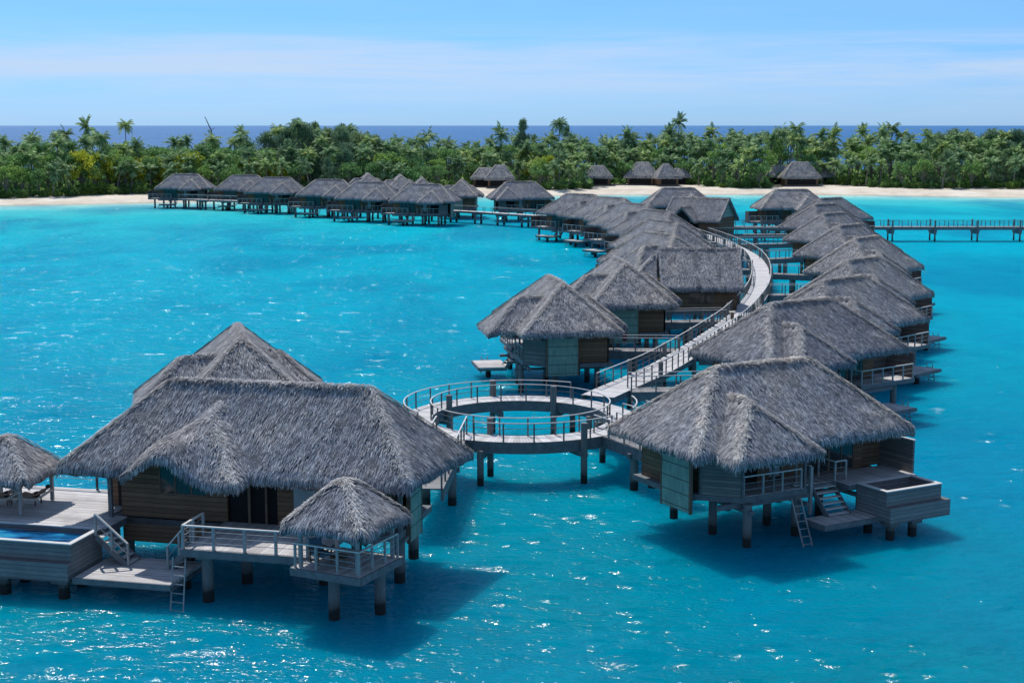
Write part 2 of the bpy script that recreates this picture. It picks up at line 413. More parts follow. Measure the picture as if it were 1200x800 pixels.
def stair(name, parent, x0, x1, ytop, ybot, ztop, zbot, mir=False, n=6, M4=None, axis='y'):
    a = MB(); t = MB()
    def P(u, w, z): return (u,w,z) if axis == 'y' else (w,u,z)
    for x in (x0, x1): a.beam(P(x,ytop,ztop-.12), P(x,ybot,zbot-.02), .07, .26)
    o = a.build(name, M['fascia'], parent, mir, M=M4)
    for k in range(n):
        f = (k+.6)/n; y = ytop+(ybot-ytop)*f; z = ztop+(zbot-ztop)*f
        p = P(x0+.04,y-.13,z); q = P(x1-.04,y+.13,z)
        t.box(min(p[0],q[0]),max(p[0],q[0]),min(p[1],q[1]),max(p[1],q[1]),z-.04,z)
    t.build('tread', M['coping'], o, mir, M=M4)
    return o
def ladder(parent, p, q, w, side, mir=False, M4=None):
    a = MB(); p = Vector(p); q = Vector(q); s = Vector(side).normalized()*w/2
    a.beam(p-s,q-s,.05,.05); a.beam(p+s,q+s,.05,.05)
    n = 8
    for k in range(1,n): c = p.lerp(q,k/n); a.beam(c-s,c+s,.035,.035)
    return a.build('ladder', M['rail'], parent, mir, M=M4)
def window(parent, x0, x1, y, z0, z1, mir, face=-1, mull=1, blind=False, M4=None):
    """window on a wall facing -Y (face=-1) or +Y"""
    t = .05*face; fr = MB(); w = .07
    ya, yb = sorted((y+t*.1, y+t))
    fr.box(x0,x1,ya,yb,z0,z0+w); fr.box(x0,x1,ya,yb,z1-w,z1)
    fr.box(x0,x0+w,ya,yb,z0+w,z1-w); fr.box(x1-w,x1,ya,yb,z0+w,z1-w)
    for k in range(1,mull+1):
        xm = x0+(x1-x0)*k/(mull+1); fr.box(xm-w/2,xm+w/2,ya,yb,z0+w,z1-w)
    o = fr.build('window', M['frame'], parent, mir, M=M4)
    ya, yb = sorted((y+t*.1, y+t*.45))
    MB().box(x0+w*.6,x1-w*.6,ya,yb,z0+w*.6,z1-w*.6).build('pane', M['curtain' if blind else 'glass'], o, mir, M=M4)
    return o
def pool(parent, x0, x1, y0, y1, zr, zb, zw, flange, mir=False, wmat='pool', M4=None):
    """raised timber plunge pool: four walls, coping, skirt box on the seaward side, water"""
    w = .16; a = MB()
    a.box(x0,x1,y0,y0+w,zb,zr); a.box(x0,x1,y1-w,y1,zb,zr); a.box(x0,x0+w,y0+w,y1-w,zb,zr); a.box(x1-w,x1,y0+w,y1-w,zb,zr)
    a.box(x0+w,x1-w,y0+w,y1-w,zb,zb+.12)
    o = a.build('plunge_pool', M['poolwall'], parent, mir, M=M4)
    c = MB(); k = .04
    c.box(x0-k,x1+k,y0-k,y0+w+k,zr+.002,zr+.05); c.box(x0-k,x1+k,y1-w-k,y1+k,zr+.002,zr+.05)
    c.box(x0-k,x0+w+k,y0+w+k,y1-w-k,zr+.002,zr+.05); c.box(x1-w-k,x1+k,y0+w+k,y1-w-k,zr+.002,zr+.05)
    c.build('coping', M['coping'], o, mir, M=M4)
    fx, fy = flange; s = MB(); zt = zb+.75
    s.box(x0,x1+fx,y0-fy,y0-.003,zb-.05,zt)
    if fx > 0: s.box(x1+.003,x1+fx,y0-.003,y1,zb-.05,zt)
    s.build('skirt', M['poolwall'], o, mir, M=M4)
    MB().box(x0+w+.002,x1-w-.002,y0+w+.002,y1-w-.002,zb+.14,zw).build('pool_water', M[wmat], o, mir, M=M4)
    return o

# ------------------------------------------------------------------ bungalow (hip end at X=0, dormer side at -Y)
def a_roof(dc, dy):
    """main hip roof with a seaward dormer (centre dc, eave at dy) and a small rear wing"""
    def f(x, y):
        m = 4.92+smn([.89*y, .89*(7.6-y), .89*x, .89*(13.6-x)], .5)
        if dc-3.1 < x < dc+3.1 and y < 5: return smax(m, 4.76+smn([.88*(2.6-abs(x-dc)), .90*(y-dy)], .4), .15)
        if 2.9 < x < 8.5 and y > 3: return smax(m, 4.9+smn([.86*(2.7-abs(x-5.7)), .86*(8.6-y)], .5), .3)
        return m
    rects = [(0,13.6,0,7.6),(dc-2.6,dc+2.6,dy,.2),(3.1,8.3,7.4,8.6)]
    caps = [((0,0),(3.8,3.8),.26),((0,7.6),(3.8,3.8),.26),((13.6,0),(9.8,3.8),.26),((13.6,7.6),(9.8,3.8),.22),((3.8,3.8),(9.8,3.8),.2),
            ((dc-2.6,dy),(dc,dy+2.6),.3),((dc+2.6,dy),(dc,dy+2.6),.3),((dc,dy+2.6),(dc,2.4),.2),((3.1,8.6),(5.7,6.0),.22),((8.3,8.6),(5.7,6.0),.22)]
    return f, rects, caps

def villa(name, kind, mir, front):
    """kind 'stairs' = plunge pool and landing (nearest right bungalow); 'row' = railed deck and low swim platform"""
    r = empty(name, (0,0,0))
    a_roof_f, A_RECTS, A_CAPS = a_roof(*((4.7,-2.2) if mir else (3.75,-1.6)))
    thatch_roof('roof', a_roof_f, A_RECTS, r, mir, caps=A_CAPS, seed=3 if not mir else 5, dens=200)
    # floor slab and beams
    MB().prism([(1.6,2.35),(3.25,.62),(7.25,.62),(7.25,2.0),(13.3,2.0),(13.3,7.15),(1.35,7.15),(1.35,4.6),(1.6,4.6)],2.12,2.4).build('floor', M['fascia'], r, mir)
    b = MB()
    for y in (.9,3.1,6.4): b.beam((2.0,y,1.98),(13.1,y,1.98),.2,.24)
    for x in (3.4,6.8,10.2): b.beam((x,.0,1.76),(x,7.0,1.76),.2,.18)
    b.build('beams', M['fascia'], r, mir)
    # walls
    w = MB(); z0, z1 = 2.404, 5.0
    w.box(1.7,1.85,4.42,6.9,z0,z1)                       # hip end, brown boards
    w.box(2.15,2.3,2.3,4.42,z0,z1)                       # recessed behind the panel
    w.box(1.7,12.4,6.75,6.898,z0,z1)                     # back
    w.box(12.25,12.4,2.6,6.75,z0,z1+.1)                  # far end
    w.box(2.3,3.6,2.45,2.6,z0,z1+.3); w.box(5.6,6.3,2.45,2.6,z0,z1+.3)
    w.box(12.404,13.915 if kind == 'stairs' else 13.3,2.76,2.898,z0,z1+.1); w.box(7.1,8.7,2.45,2.6,z0,z1+.3); w.box(11.9,12.4,2.45,2.6,z0,z1+.3)
    w.box(3.6,5.6,2.45,2.6,4.6,z1+.3); w.box(6.3,7.1,2.45,2.6,4.7,z1+.3); w.box(8.7,11.9,2.45,2.6,4.7,z1+.3)
    w.build('wall', M['wall'], r, mir)
    MB().box(1.22,1.34,2.15,4.4,1.55,4.9).build('panel', M['panel'], r, mir)
    MB().box(1.20,1.36,2.02,2.13,1.5,4.9).build('panel_frame', M['frame'], r, mir); MB().box(1.20,1.36,4.41,4.5,1.5,4.9).build('panel_frame', M['frame'], r, mir)
    MB().box(7.0,9.2,6.905,6.98,2.0,4.8).build('panel', M['panel'], r, mir)
    MB().box(3.6,5.6,2.62,2.66,2.42,4.6).build('door', M['dark'], r, mir)
    window(r, 6.3,7.1,2.5,2.6,4.7,mir,-1,0,True)
    window(r, 8.72,10.2,2.5,2.45,4.68,mir,-1,1)
    window(r, 10.2,11.88,2.5,2.45,4.68,mir,-1,1)
    # porch under the dormer: slanted screen, posts and rails
    s = MB(); s.beam((1.95,2.1,3.25),(3.25,.72,3.25),.07,1.7); s.build('screen', M['screen'], r, mir)
    for (x,y) in ((1.9,2.15),(3.3,.68),(5.2,.72),(7.15,.72)): MB().box(x-.06,x+.06,y-.06,y+.06,2.404,5.1 if x > 3 else 4.9).build('porch_post', M['post'], r, mir)
    railing('railing', [(3.36,.68),(6.9,.68)], 2.4, r, mir, gap=1.2)
    if kind == 'stairs':
        MB().box(3.4,7.2,.66,2.44,2.404,2.43).build('deck', M['deck'], r, mir)
        MB().box(7.26,13.9,1.05,2.44,2.404,2.43).box(9.4,13.9,.02,1.046,2.404,2.43).build('deck', M['deck'], r, mir)
        MB().box(7.26,13.9,.9,1.996,2.15,2.4).box(9.4,13.9,.02,.896,2.15,2.4).build('floor', M['fascia'], r, mir)
        stair('stairs', r, 7.75, 9.15, .95, -.35, 2.42, 1.1, mir)
        railing('railing', [(7.6,1.9),(7.6,.8)], 2.43, r, mir, gap=1.1)
        p = MB(); p.box(7.52,7.68,.7,.86,1.0,3.4); p.build('newel_post', M['rail'], r, mir)
        railing('railing', [(9.3,2.2),(9.3,.95),(10.0,.95)], 2.43, r, mir, gap=1.2)
        MB().box(6.6,10.0,-1.5,.0,.96,1.1).build('landing', M['deck'], r, mir)
        MB().box(6.5,10.1,-1.62,-1.504,.86,1.1).box(6.5,6.596,-1.504,.0,.86,1.1).box(6.6,10.0,-1.45,-.1,.78,.956).build('landing_edge', M['fascia'], r, mir)
        pool(r, 9.9,13.5,-2.1,.0,2.44,.95,1.55,(.35,.3), mir)
        s = MB(); s.box(13.92,14.04,.35,2.9,2.2,4.1); s.build('screen', M['screen'], r, mir)
        MB().box(13.9,14.06,.3,2.92,4.102,4.16).build('screen_cap', M['coping'], r, mir)
        ladder(r, (5.95,-.1,2.2),(6.15,-1.1,-.6),.55,(1,0,0),mir)
        piles(r, [(3.45,.45),(3.4,3.1),(3.4,6.4),(6.8,.9),(6.8,3.1),(6.8,6.4),(10.2,3.1),(10.2,6.4),(13.0,3.1),(12.9,6.4)], 2.11, mir=mir, cap=False)
        piles(r, [(10.3,-.45),(10.35,-1.95),(11.8,-1.95),(11.8,-.45)], .88, mir=mir)
    else:
        MB().box(3.4,7.2,.66,2.44,2.404,2.43).build('deck', M['deck'], r, mir)
        MB().box(7.26,9.9,1.35,2.44,2.404,2.43).box(9.904,15.5,.95,2.44,2.404,2.43).box(13.31,15.5,2.444,3.4,2.404,2.43).build('deck', M['deck'], r, mir)
        MB().box(7.26,9.9,1.3,1.996,2.15,2.4).box(9.904,15.55,.9,1.996,2.12,2.4).box(13.31,15.55,2.0,3.45,2.12,2.4).build('floor', M['fascia'], r, mir)
        railing('railing', [(10.0,1.9),(10.0,.98),(15.42,.98)], 2.43, r, mir, gap=1.1)
        MB().box(15.44,15.56,1.05,3.44,2.2,4.2).build('screen', M['screen_dark'], r, mir); MB().box(12.5,15.56,3.46,3.56,2.2,4.2).build('screen', M['screen_dark'], r, mir)
        stair('stairs', r, 8.4, 9.7, 1.4, .2, 2.42, 1.1, mir)
        railing('railing', [(8.05,2.2),(8.05,1.2)], 2.43, r, mir, gap=1.1)
        MB().box(8.6,12.2,-1.9,.4,.96,1.1).build('landing', M['deck'], r, mir)
        MB().box(8.55,12.25,-2.0,-1.904,.86,1.1).box(8.65,12.15,-1.85,.35,.8,.956).build('landing_edge', M['fascia'], r, mir)
        ladder(r, (12.3,-.9,1.4),(12.8,-1.0,-.8),.5,(0,1,0),mir)
        piles(r, [(3.4,.5),(3.4,3.1),(3.4,6.4),(6.8,.9),(6.8,3.1),(6.8,6.4),(10.2,1.5),(10.2,6.4),(14.0,1.5),(13.0,6.4)], 2.11, mir=mir, cap=False)
        piles(r, [(10.4,-.9)], .79, mir=mir)
    return r

R1 = villa('thatched_bungalow', 'stairs', False, True)
VR = villa('thatched_bungalow', 'row', False, False)
VM = villa('thatched_bungalow', 'row', True, True)

def place(o, px, py, ang, mir, z=8.28, lx=3.75, ly=3.8):
    x, y = at(px, py, z); a = R(ang); c, s = math.cos(a), math.sin(a); ly *= (-1 if mir else 1)
    o.location = (x-lx*c+ly*s, y-lx*s-ly*c, 0); o.rotation_euler = (0,0,a)
    return o
ORD = ['first','second','third','fourth','fifth','sixth','seventh','eighth','ninth','tenth']
links = []          # (point at the bungalow, side)
O1 = at(815,540,4.7); R1.location = (*O1,0); R1.rotation_euler = (0,0,R(29))
tag(R1, 'nearest thatched bungalow on the right, with green end panel, ladder and empty-looking plunge pool', 'bungalow', 'thatched bungalows on stilts')
rows = [(901,355,36),(962,328.5,45),(991,305,49),(1000,279.5,52),(981,264.5,50),(963,250.5,49),(953,239.5,46),(960,232.3,42)]
def link_pt(o, X, Y, mir):
    Mx = Matrix.Translation(o.location) @ Matrix.Rotation(o.rotation_euler.z,4,'Z'); p = Mx @ Vector((X,-Y if mir else Y,0)); return (p.x,p.y)
first = True
for i, (px,py,a) in enumerate(rows):
    o = VR if first else copy_tree(VR); first = False
    place(o, px, py, a, False)
    extra = ['long railed deck','railed deck beside open water','','','','','','farthest of all'][i]
    tag(o, (ORD[i+1]+' thatched bungalow from the front in the right-hand row'+(', '+extra if extra else '')), 'bungalow', 'thatched bungalows on stilts')
    links.append((link_pt(o,1.6,5.4,False),'R'))
mrow = [(283,394,103,'thatched bungalow directly behind the big front-left roof, only its peaked roof showing'),
        (660,330.6,100,'bungalow with green end panel behind the round walkway, swim platform on its left'),
        (733.5,307,97,'peaked bungalow right behind the one with the swim platform, before the straight-roofed cabin'),
        (790,275,118,'thatched bungalow just behind the straight-roofed cabin, nearest of the curved middle row'),
        (794,260,119,'second bungalow behind the straight-roofed cabin in the curved middle row'),
        (785,247.5,121,'third bungalow behind the straight-roofed cabin in the curved middle row'),
        (759,239,126,'fourth bungalow behind the straight-roofed cabin, swim platform over the open lagoon'),
        (732,231.5,132,'fifth bungalow behind the straight-roofed cabin, last but one toward the beach'),
        (697,227.5,142,'last bungalow of the curved middle row, nearest the beach with a low swim platform'),
        # far left line, seen side on
        (232,203.6,180,'leftmost stilt bungalow of the far line, standing against the bare beach'),
        (302,204.8,178,'second stilt bungalow from the left in the far line'),
        (340,207.3,178,'third stilt bungalow from the left in the far line, overlapping its left neighbour'),
        (402,210,176,'fourth stilt bungalow from the left in the far line'),
        (450,213,174,'fifth stilt bungalow from the left in the far line, a second roof peeking over it'),
        (516,215.5,170,'rightmost front bungalow of the far line with a bright hip at its right'),
        (813,219.5,185,'hip-roofed bungalow standing behind the far gabled cabin near the beach'),
        (946,221.3,186,'bungalow alone against the beach behind the right-hand row, beside the far pier')]
first = True
for i, (px,py,a,lab) in enumerate(mrow):
    o = VM if first else copy_tree(VM); first = False
    place(o, px, py, a, True); tag(o, lab, 'bungalow', 'thatched bungalows on stilts')
    if 1 <= i <= 8: links.append((link_pt(o,3.0 if i > 2 else 7.5,6.9,True),'M'))
brow = [(432,203.3,100,'peaked roof rising behind the fifth bungalow of the far line'),
        (470,205,98,'steep peaked bungalow between the far line and the palms, left of a lower peak'),
        (495,208.5,96,'lower peaked bungalow behind the rightmost front bungalow of the far line'),
        (540,211,88,'bungalow with a pale end panel left of the broad-roofed one near the beach')]
for (px,py,a,lab) in brow:
    o = place(copy_tree(VM), px, py, a, True); tag(o, lab, 'bungalow', 'thatched bungalows on stilts')
o = place(copy_tree(VR), 593, 212.5, 8, False); tag(o, 'broad-roofed bungalow with two pale panels behind the far walkway, before the sand gap', 'bungalow', 'thatched bungalows on stilts')

# ------------------------------------------------------------------ the large front-left bungalow
BO = Vector((-4.3,59.8,0)); BA = R(167)
MBm = Matrix.Rotation(0,4,'Z')
B = empty('thatched_bungalow', BO, BA, 'largest bungalow at the front left, long thatched roof with dormer, railed deck and blue pool', 'bungalow', 'thatched bungalows on stilts')
def b_f(x, y):
    e = .95*math.exp(-((x-10.9)/1.2)**2)*math.exp(-(max(y+1.1,0)/1.5)**2)-.18*math.exp(-((x-8.3)/.9)**2)*math.exp(-(max(y+1.1,0)/1.0)**2)
    m = 5.0+smn([1.05*y, 1.05*(6.7-y), 1.07*x, .99*(16.5-x)], .45)
    if 7.0 < x < 13 and y < 4: return smax(m, 4.82+smn([.95*(2.8-abs(x-10.0)), .88*(y+1.2)], .55), .45)+e
    return m
thatch_roof('roof', b_f, [(0,16.5,0,6.7),(7.3,12.6,-1.1,.2)], B, True, step=.2, dens=240, seed=8, M4=Matrix(((1,-.15,0,0),(0,1,0,0),(0,0,1,0),(0,0,0,1))),
    caps=[((0,0),(3.3,3.35),.32),((0,6.7),(3.3,3.35),.22),((16.5,0),(13.0,3.35),.2),((16.5,6.7),(13.0,3.35),.2),((3.3,3.35),(13.0,3.35),.2),
          ((7.3,-1.1),(9.9,1.5),.34),((9.9,1.5),(9.9,2.4),.22)])
MR = True
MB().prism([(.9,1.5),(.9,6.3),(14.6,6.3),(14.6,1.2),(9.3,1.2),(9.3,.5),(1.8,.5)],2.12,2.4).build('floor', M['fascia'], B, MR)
w = MB()
w.box(1.3,1.45,3.9,6.1,2.404,5.2); w.box(1.6,1.75,1.4,3.9,2.404,5.2); w.box(1.3,14.2,5.95,6.098,2.404,5.2)
w.box(14.05,14.2,1.6,5.94,2.404,5.3); w.box(14.204,15.5,2.9,3.05,2.404,5.3); w.box(15.36,15.5,3.054,5.3,2.404,5.3); w.box(12.6,14.2,1.45,1.6,2.404,5.3)
w.box(1.75,2.3,1.4,1.55,2.404,5.3); w.box(3.8,4.7,1.4,1.55,2.404,5.3); w.box(5.9,6.6,1.4,1.55,2.404,5.3); w.box(9.0,12.6,1.4,1.55,2.404,3.5)
w.box(9.0,9.9,1.4,1.55,3.502,5.3); w.box(12.3,12.6,1.4,1.55,3.502,5.3); w.box(9.9,12.3,1.4,1.55,5.0,5.3); w.box(9.25,14.0,1.2,1.36,1.3,2.4)
w.box(2.3,3.8,1.4,1.55,4.75,5.3); w.box(4.7,5.9,1.4,1.55,4.75,5.3); w.box(6.6,9.0,1.4,1.55,4.75,5.3)
w.build('wall', M['wall'], B, MR)
window(B, 9.92,12.28,1.42,3.52,4.98,MR,-1,2); window(B, 2.3,3.8,1.42,2.45,4.74,MR,-1,1)
window(B, 4.7,5.9,1.42,2.45,4.74,MR,-1,0,True)
MB().box(6.62,8.98,1.58,1.62,2.42,4.74).build('door', M['dark'], B, MR)
MB().box(14.3,15.1,2.82,2.89,2.45,4.7).build('door', M['dark'], B, MR)
MB().box(7.9,8.02,1.42,1.5,2.42,4.74).box(7.1,7.2,1.42,1.5,2.42,4.74).build('door_frame', M['frame'], B, MR)
MB().box(.72,.86,2.35,4.0,1.75,4.95).build('panel', M['panel'], B, MR)
MB().box(.70,.88,2.24,2.33,1.7,4.95).build('panel_frame', M['frame'], B, MR); MB().box(.70,.88,4.02,4.1,1.7,4.95).build('panel_frame', M['frame'], B, MR)
for (x,y) in ((.95,1.55),(14.5,1.0),(14.4,6.2)): MB().box(x-.09,x+.09,y-.09,y+.09,2.404,5.1).build('corner_post', M['post'], B, MR)
# front deck
MB().box(3.2,9.1,-2.85,1.38,2.404,2.435).build('deck', M['deck'], B, MR)
MB().box(3.1,9.2,-3.0,-2.854,2.1,2.43).box(9.104,9.2,-2.85,.49,2.1,2.43).box(3.2,9.1,-2.8,.49,2.15,2.4).build('deck_edge', M['fascia'], B, MR)
railing('railing', [(9.1,-.9),(9.1,-2.9),(3.55,-2.9)], 2.43, B, MR, gap=1.3, pr=.055, rails=(.3,.55,.78), mats=('rail','handrail'))
piles(B, [(8.3,-2.3),(7.7,.4),(1.15,2.0),(4.3,1.0),(11.2,2.0),(14.2,2.0),(4.4,5.6),(8.2,5.6),(12.0,5.6),(1.6,5.6)], 2.1, .25, MR)
# low landing with stairs up to both decks
MB().box(9.35,13.75,-3.7,-.5,.96,1.1).build('landing', M['deckY'], B, MR)
MB().box(9.3,13.8,-3.82,-3.704,.84,1.1).box(9.3,13.7,-3.6,-.6,.78,.956).build('landing_edge', M['fascia'], B, MR)
piles(B, [(12.9,-1.2),(10.0,-.9)], .78, .22, MR)
stair('stairs', B, -1.75, -.75, 13.75, 12.3, 2.42, 1.1, MR, axis='x')
railing('railing', [(13.75,-1.78,2.4),(12.25,-1.78,1.15)], 0, B, MR, gap=1.1, h=.95, rails=(.5,))
stair('stairs', B, -1.7, -.8, 9.35, 10.3, 2.42, 1.1, MR, n=5, axis='x')
railing('railing', [(9.3,-1.75,2.4),(10.4,-1.75,1.15)], 0, B, MR, gap=1.1, h=.95, rails=(.5,))
ladder(B, (9.15,-3.2,2.1),(9.0,-4.0,-.7),.6,(1,0.1,0),MR)
# left decks and pool
MB().box(13.8,26,-.9,1.18,2.404,2.43).box(14.65,30,1.184,5.4,2.404,2.43).build('deck', M['deckY'], B, MR)
MB().box(13.8,26,-.85,1.15,2.1,2.4).box(14.65,30,1.16,5.4,2.1,2.4).build('floor', M['fascia'], B, MR)
pool(B, 13.95,22,-3.55,-.95,2.44,.95,2.2,(0,.35), MR)
piles(B, [(14.5,-3.3),(14.6,-1.6),(17.3,-3.3),(17.4,-1.6),(20.2,-3.3),(20.2,-1.6)], .9, .25, MR)
piles(B, [(16.5,2.5),(16.5,5),(20,2.5),(20,5),(24,3)], 2.08, .22, MR)
railing('railing', [(14.7,3.4),(14.7,5.35),(17.6,5.35)], 2.43, B, MR, gap=1.3, mats=('post','post'))
railing('railing', [(17.6,5.35),(30,5.35)], 2.43, B, MR, gap=2.6, mats=('rail','handrail'), rails=(.5,))

# thatched gazebos
def gz_f(x, y):
    q = smax(abs(x), abs(y), .5)
    q2 = math.hypot(x, y)
    q = .6*q+.4*q2*.86
    return 6.05-.93*q-.25*math.exp(-(q/.35)**2)
def gazebo(label, cx, cy, ang, zf, rails, seed, half=2.05):
    r = empty('thatched_gazebo', (cx,cy,0), R(ang), label, 'gazebo', 'thatched gazebos on the decks')
    h = half
    thatch_roof('roof', gz_f, [(-h,h,-h+.25,h-.25),(-h+.25,h-.25,-h,h)], r, False, step=.16, dens=330, thick=.3, seed=seed,
        caps=[((0,0),(-h,-h),.24),((0,0),(h,-h),.24),((0,0),(h,h),.18),((0,0),(-h,h),.18),((-.25,0),(.25,0),.3)], blade=.85)
    for sx in (-1,1):
        for sy in (-1,1): MB().box(sx*1.35-.07,sx*1.35+.07,sy*1.35-.07,sy*1.35+.07,zf+.03,4.55).build('corner_post', M['rail'], r)
    return r
g1 = gazebo('small thatched gazebo on its own railed deck, right end of the front-left bungalow', -6.75, 57.45, -26, 2.3, True, 11)
MB().box(-1.6,1.6,-1.6,1.6,2.30,2.33).build('deck', M['deck'], g1)
MB().box(-1.66,1.66,-1.7,-1.603,2.02,2.33).box(-1.66,1.66,1.603,1.7,2.02,2.33).box(-1.7,-1.603,-1.6,1.6,2.02,2.33).box(1.603,1.7,-1.6,1.6,2.02,2.33).box(-1.6,1.6,-1.6,1.6,2.1,2.297).build('deck_edge', M['fascia'], g1)
railing('railing', [(-1.52,-1.5),(1.5,-1.5),(1.5,1.5)], 2.33, g1, gap=1.0, rails=(.3,.55,.78))
piles(g1, [(-.35,-.5),(1.0,.9)], 2.08, .24)
g2 = gazebo('thatched gazebo at the left edge of the photo, beside the blue pool', -23.4, 65.9, -13, 2.43, False, 12)

# outdoor furniture and people
def chair(loc, rz, lab):
    r = empty('armchair', loc, rz, lab, 'armchair')
    MB().box(-.3,.3,-.3,.3,.30,.44).build('seat', M['cushion'], r)
    MB().quadbox([(-.3,.24,.44),(.3,.24,.44),(.3,.36,.44),(-.3,.36,.44),(-.3,.36,.95),(.3,.36,.95),(.3,.46,.95),(-.3,.46,.95)]).build('backrest', M['cushion'], r)
    a = MB()
    for sx in (-1,1): a.box(sx*.34-.04,sx*.34+.04,-.3,.36,.55,.6)
    a.build('armrest', M['frame'], r)
    for sx in (-1,1):
        for sy in (-1,1): MB().box(sx*.33-.03,sx*.33+.03,sy*.28-.03,sy*.28+.03,0,.548).build('leg', M['frame'], r)
    return r
def gpt(g, x, y, z):
    p = Matrix.Translation(g.location) @ Matrix.Rotation(g.rotation_euler.z,4,'Z') @ Vector((x,y,z)); return tuple(p)
chair(gpt(g1,-.95,-.5,2.33), R(-26+70), 'blue-grey armchair under the small gazebo at the front')
t = empty('side_table', gpt(g1,.1,-.75,2.33), 0, 'low dark table beside the blue-grey armchair in the gazebo', 'table')
MB().cyl(0,0,.42,.47,.38,20).build('tabletop', M['frame'], t)
for k in range(3):
    c, s = math.cos(k*2.1), math.sin(k*2.1); MB().beam((.28*c,.28*s,0),(.15*c,.15*s,.42),.04,.04).build('leg', M['frame'], t)

def person(name, loc, rz, lab, joints, edges, rad, parts, head, hr=.105, scale=1.0):
    """one continuous skinned body; clothes are shells over it"""
    o = empty(name, loc, rz, lab, 'person'); o.scale = (scale,)*3
    me = bpy.data.meshes.new('body'); ks = list(joints)
    me.from_pydata([joints[k] for k in ks], [(ks.index(a),ks.index(b)) for a,b in edges], [])
    b = bpy.data.objects.new('body', me); C.objects.link(b); b.parent = o
    b.modifiers.new('skin','SKIN').use_smooth_shade = True
    for i, k in enumerate(ks):
        sv = me.skin_vertices[0].data[i]; sv.radius = (rad[k],rad[k]*.85 if k in ('hip','waist','chest') else rad[k]); sv.use_root = (k == 'hip')
    s = b.modifiers.new('sub','SUBSURF'); s.levels = s.render_levels = 2
    me.materials.append(M['skin'])
    # clothing shells
    for (nm, mt, pts, rr) in parts: MB().tube(pts, rr, 14).build(nm, M[mt], o, smooth=True)
    hx, hy, hz = head
    h = MB().tube([(hx,hy+.02,hz-.02),(hx,hy+.025,hz+.04),(hx,hy+.02,hz+.09),(hx,hy+.01,hz+.125)], [hr*1.02,hr*1.08,hr*.85,hr*.3], 12).build('hair', M['hair'], o, smooth=True)
    return o
def limbs(J, E, Rr, side, hand, n):
    """five short fingers rooted in the palm"""
    hx, hy, hz = hand
    for k in range(4):
        nm = n+'f'+str(k); J[nm+'a'] = (hx+side*.004+(k-1.5)*.0, hy+(k-1.5)*.019, hz-.07); J[nm+'b'] = (hx-side*.008, hy+(k-1.5)*.021, hz-.115-.008*(1.5-abs(k-1.5)))
        E += [(n+'hand',nm+'a'),(nm+'a',nm+'b')]; Rr[nm+'a'] = .009; Rr[nm+'b'] = .007
    J[n+'t'] = (hx-side*.012, hy-.05, hz-.045); E.append((n+'hand',n+'t')); Rr[n+'t'] = .010
J = {'hip':(0,0,.93),'waist':(0,0,1.08),'chest':(0,0,1.32),'neck':(0,0,1.46),'head':(0,-.015,1.58),'top':(0,-.01,1.66)}
E = [('hip','waist'),('waist','chest'),('chest','neck'),('neck','head'),('head','top')]
Rd = {'hip':.145,'waist':.12,'chest':.15,'neck':.052,'head':.088,'top':.07}
for sd, n in ((-1,'l'),(1,'r')):
    J.update({n+'sh':(sd*.18,0,1.39),n+'el':(sd*.25,.02,1.12),n+'wr':(sd*.20,-.16,.98),n+'hand':(sd*.185,-.22,.95),n+'th':(sd*.09,0,.84),n+'kn':(sd*.10,-.01,.49),n+'an':(sd*.10,.02,.09),n+'to':(sd*.11,-.13,.035)})
    E += [('chest',n+'sh'),(n+'sh',n+'el'),(n+'el',n+'wr'),(n+'wr',n+'hand'),('hip',n+'th'),(n+'th',n+'kn'),(n+'kn',n+'an'),(n+'an',n+'to')]
    Rd.update({n+'sh':.055,n+'el':.04,n+'wr':.028,n+'hand':.032,n+'th':.085,n+'kn':.058,n+'an':.04,n+'to':.035})
    limbs(J, E, Rd, sd, J[n+'hand'], n)
px_, py_ = at(732,404,2.47)
person('person', (px_,py_,2.47), R(20), 'person in dark blue top and maroon skirt standing on the walkway between two peaked roofs', J, E, Rd,
    [('top','navy',[(0,0,.92),(0,0,1.08),(0,0,1.25),(0,0,1.40),(0,0,1.45)],[.168,.142,.168,.175,.075]),
     ('sleeve','navy',[(-.15,0,1.40),(-.2,.01,1.30),(-.23,.015,1.2)],[.075,.066,.06]),('sleeve','navy',[(.15,0,1.40),(.2,.01,1.30),(.23,.015,1.2)],[.075,.066,.06]),
     ('skirt','maroon',[(0,0,.98),(0,0,.85),(0,0,.6),(0,0,.38)],[.165,.19,.20,.215])], (0,-.015,1.60))
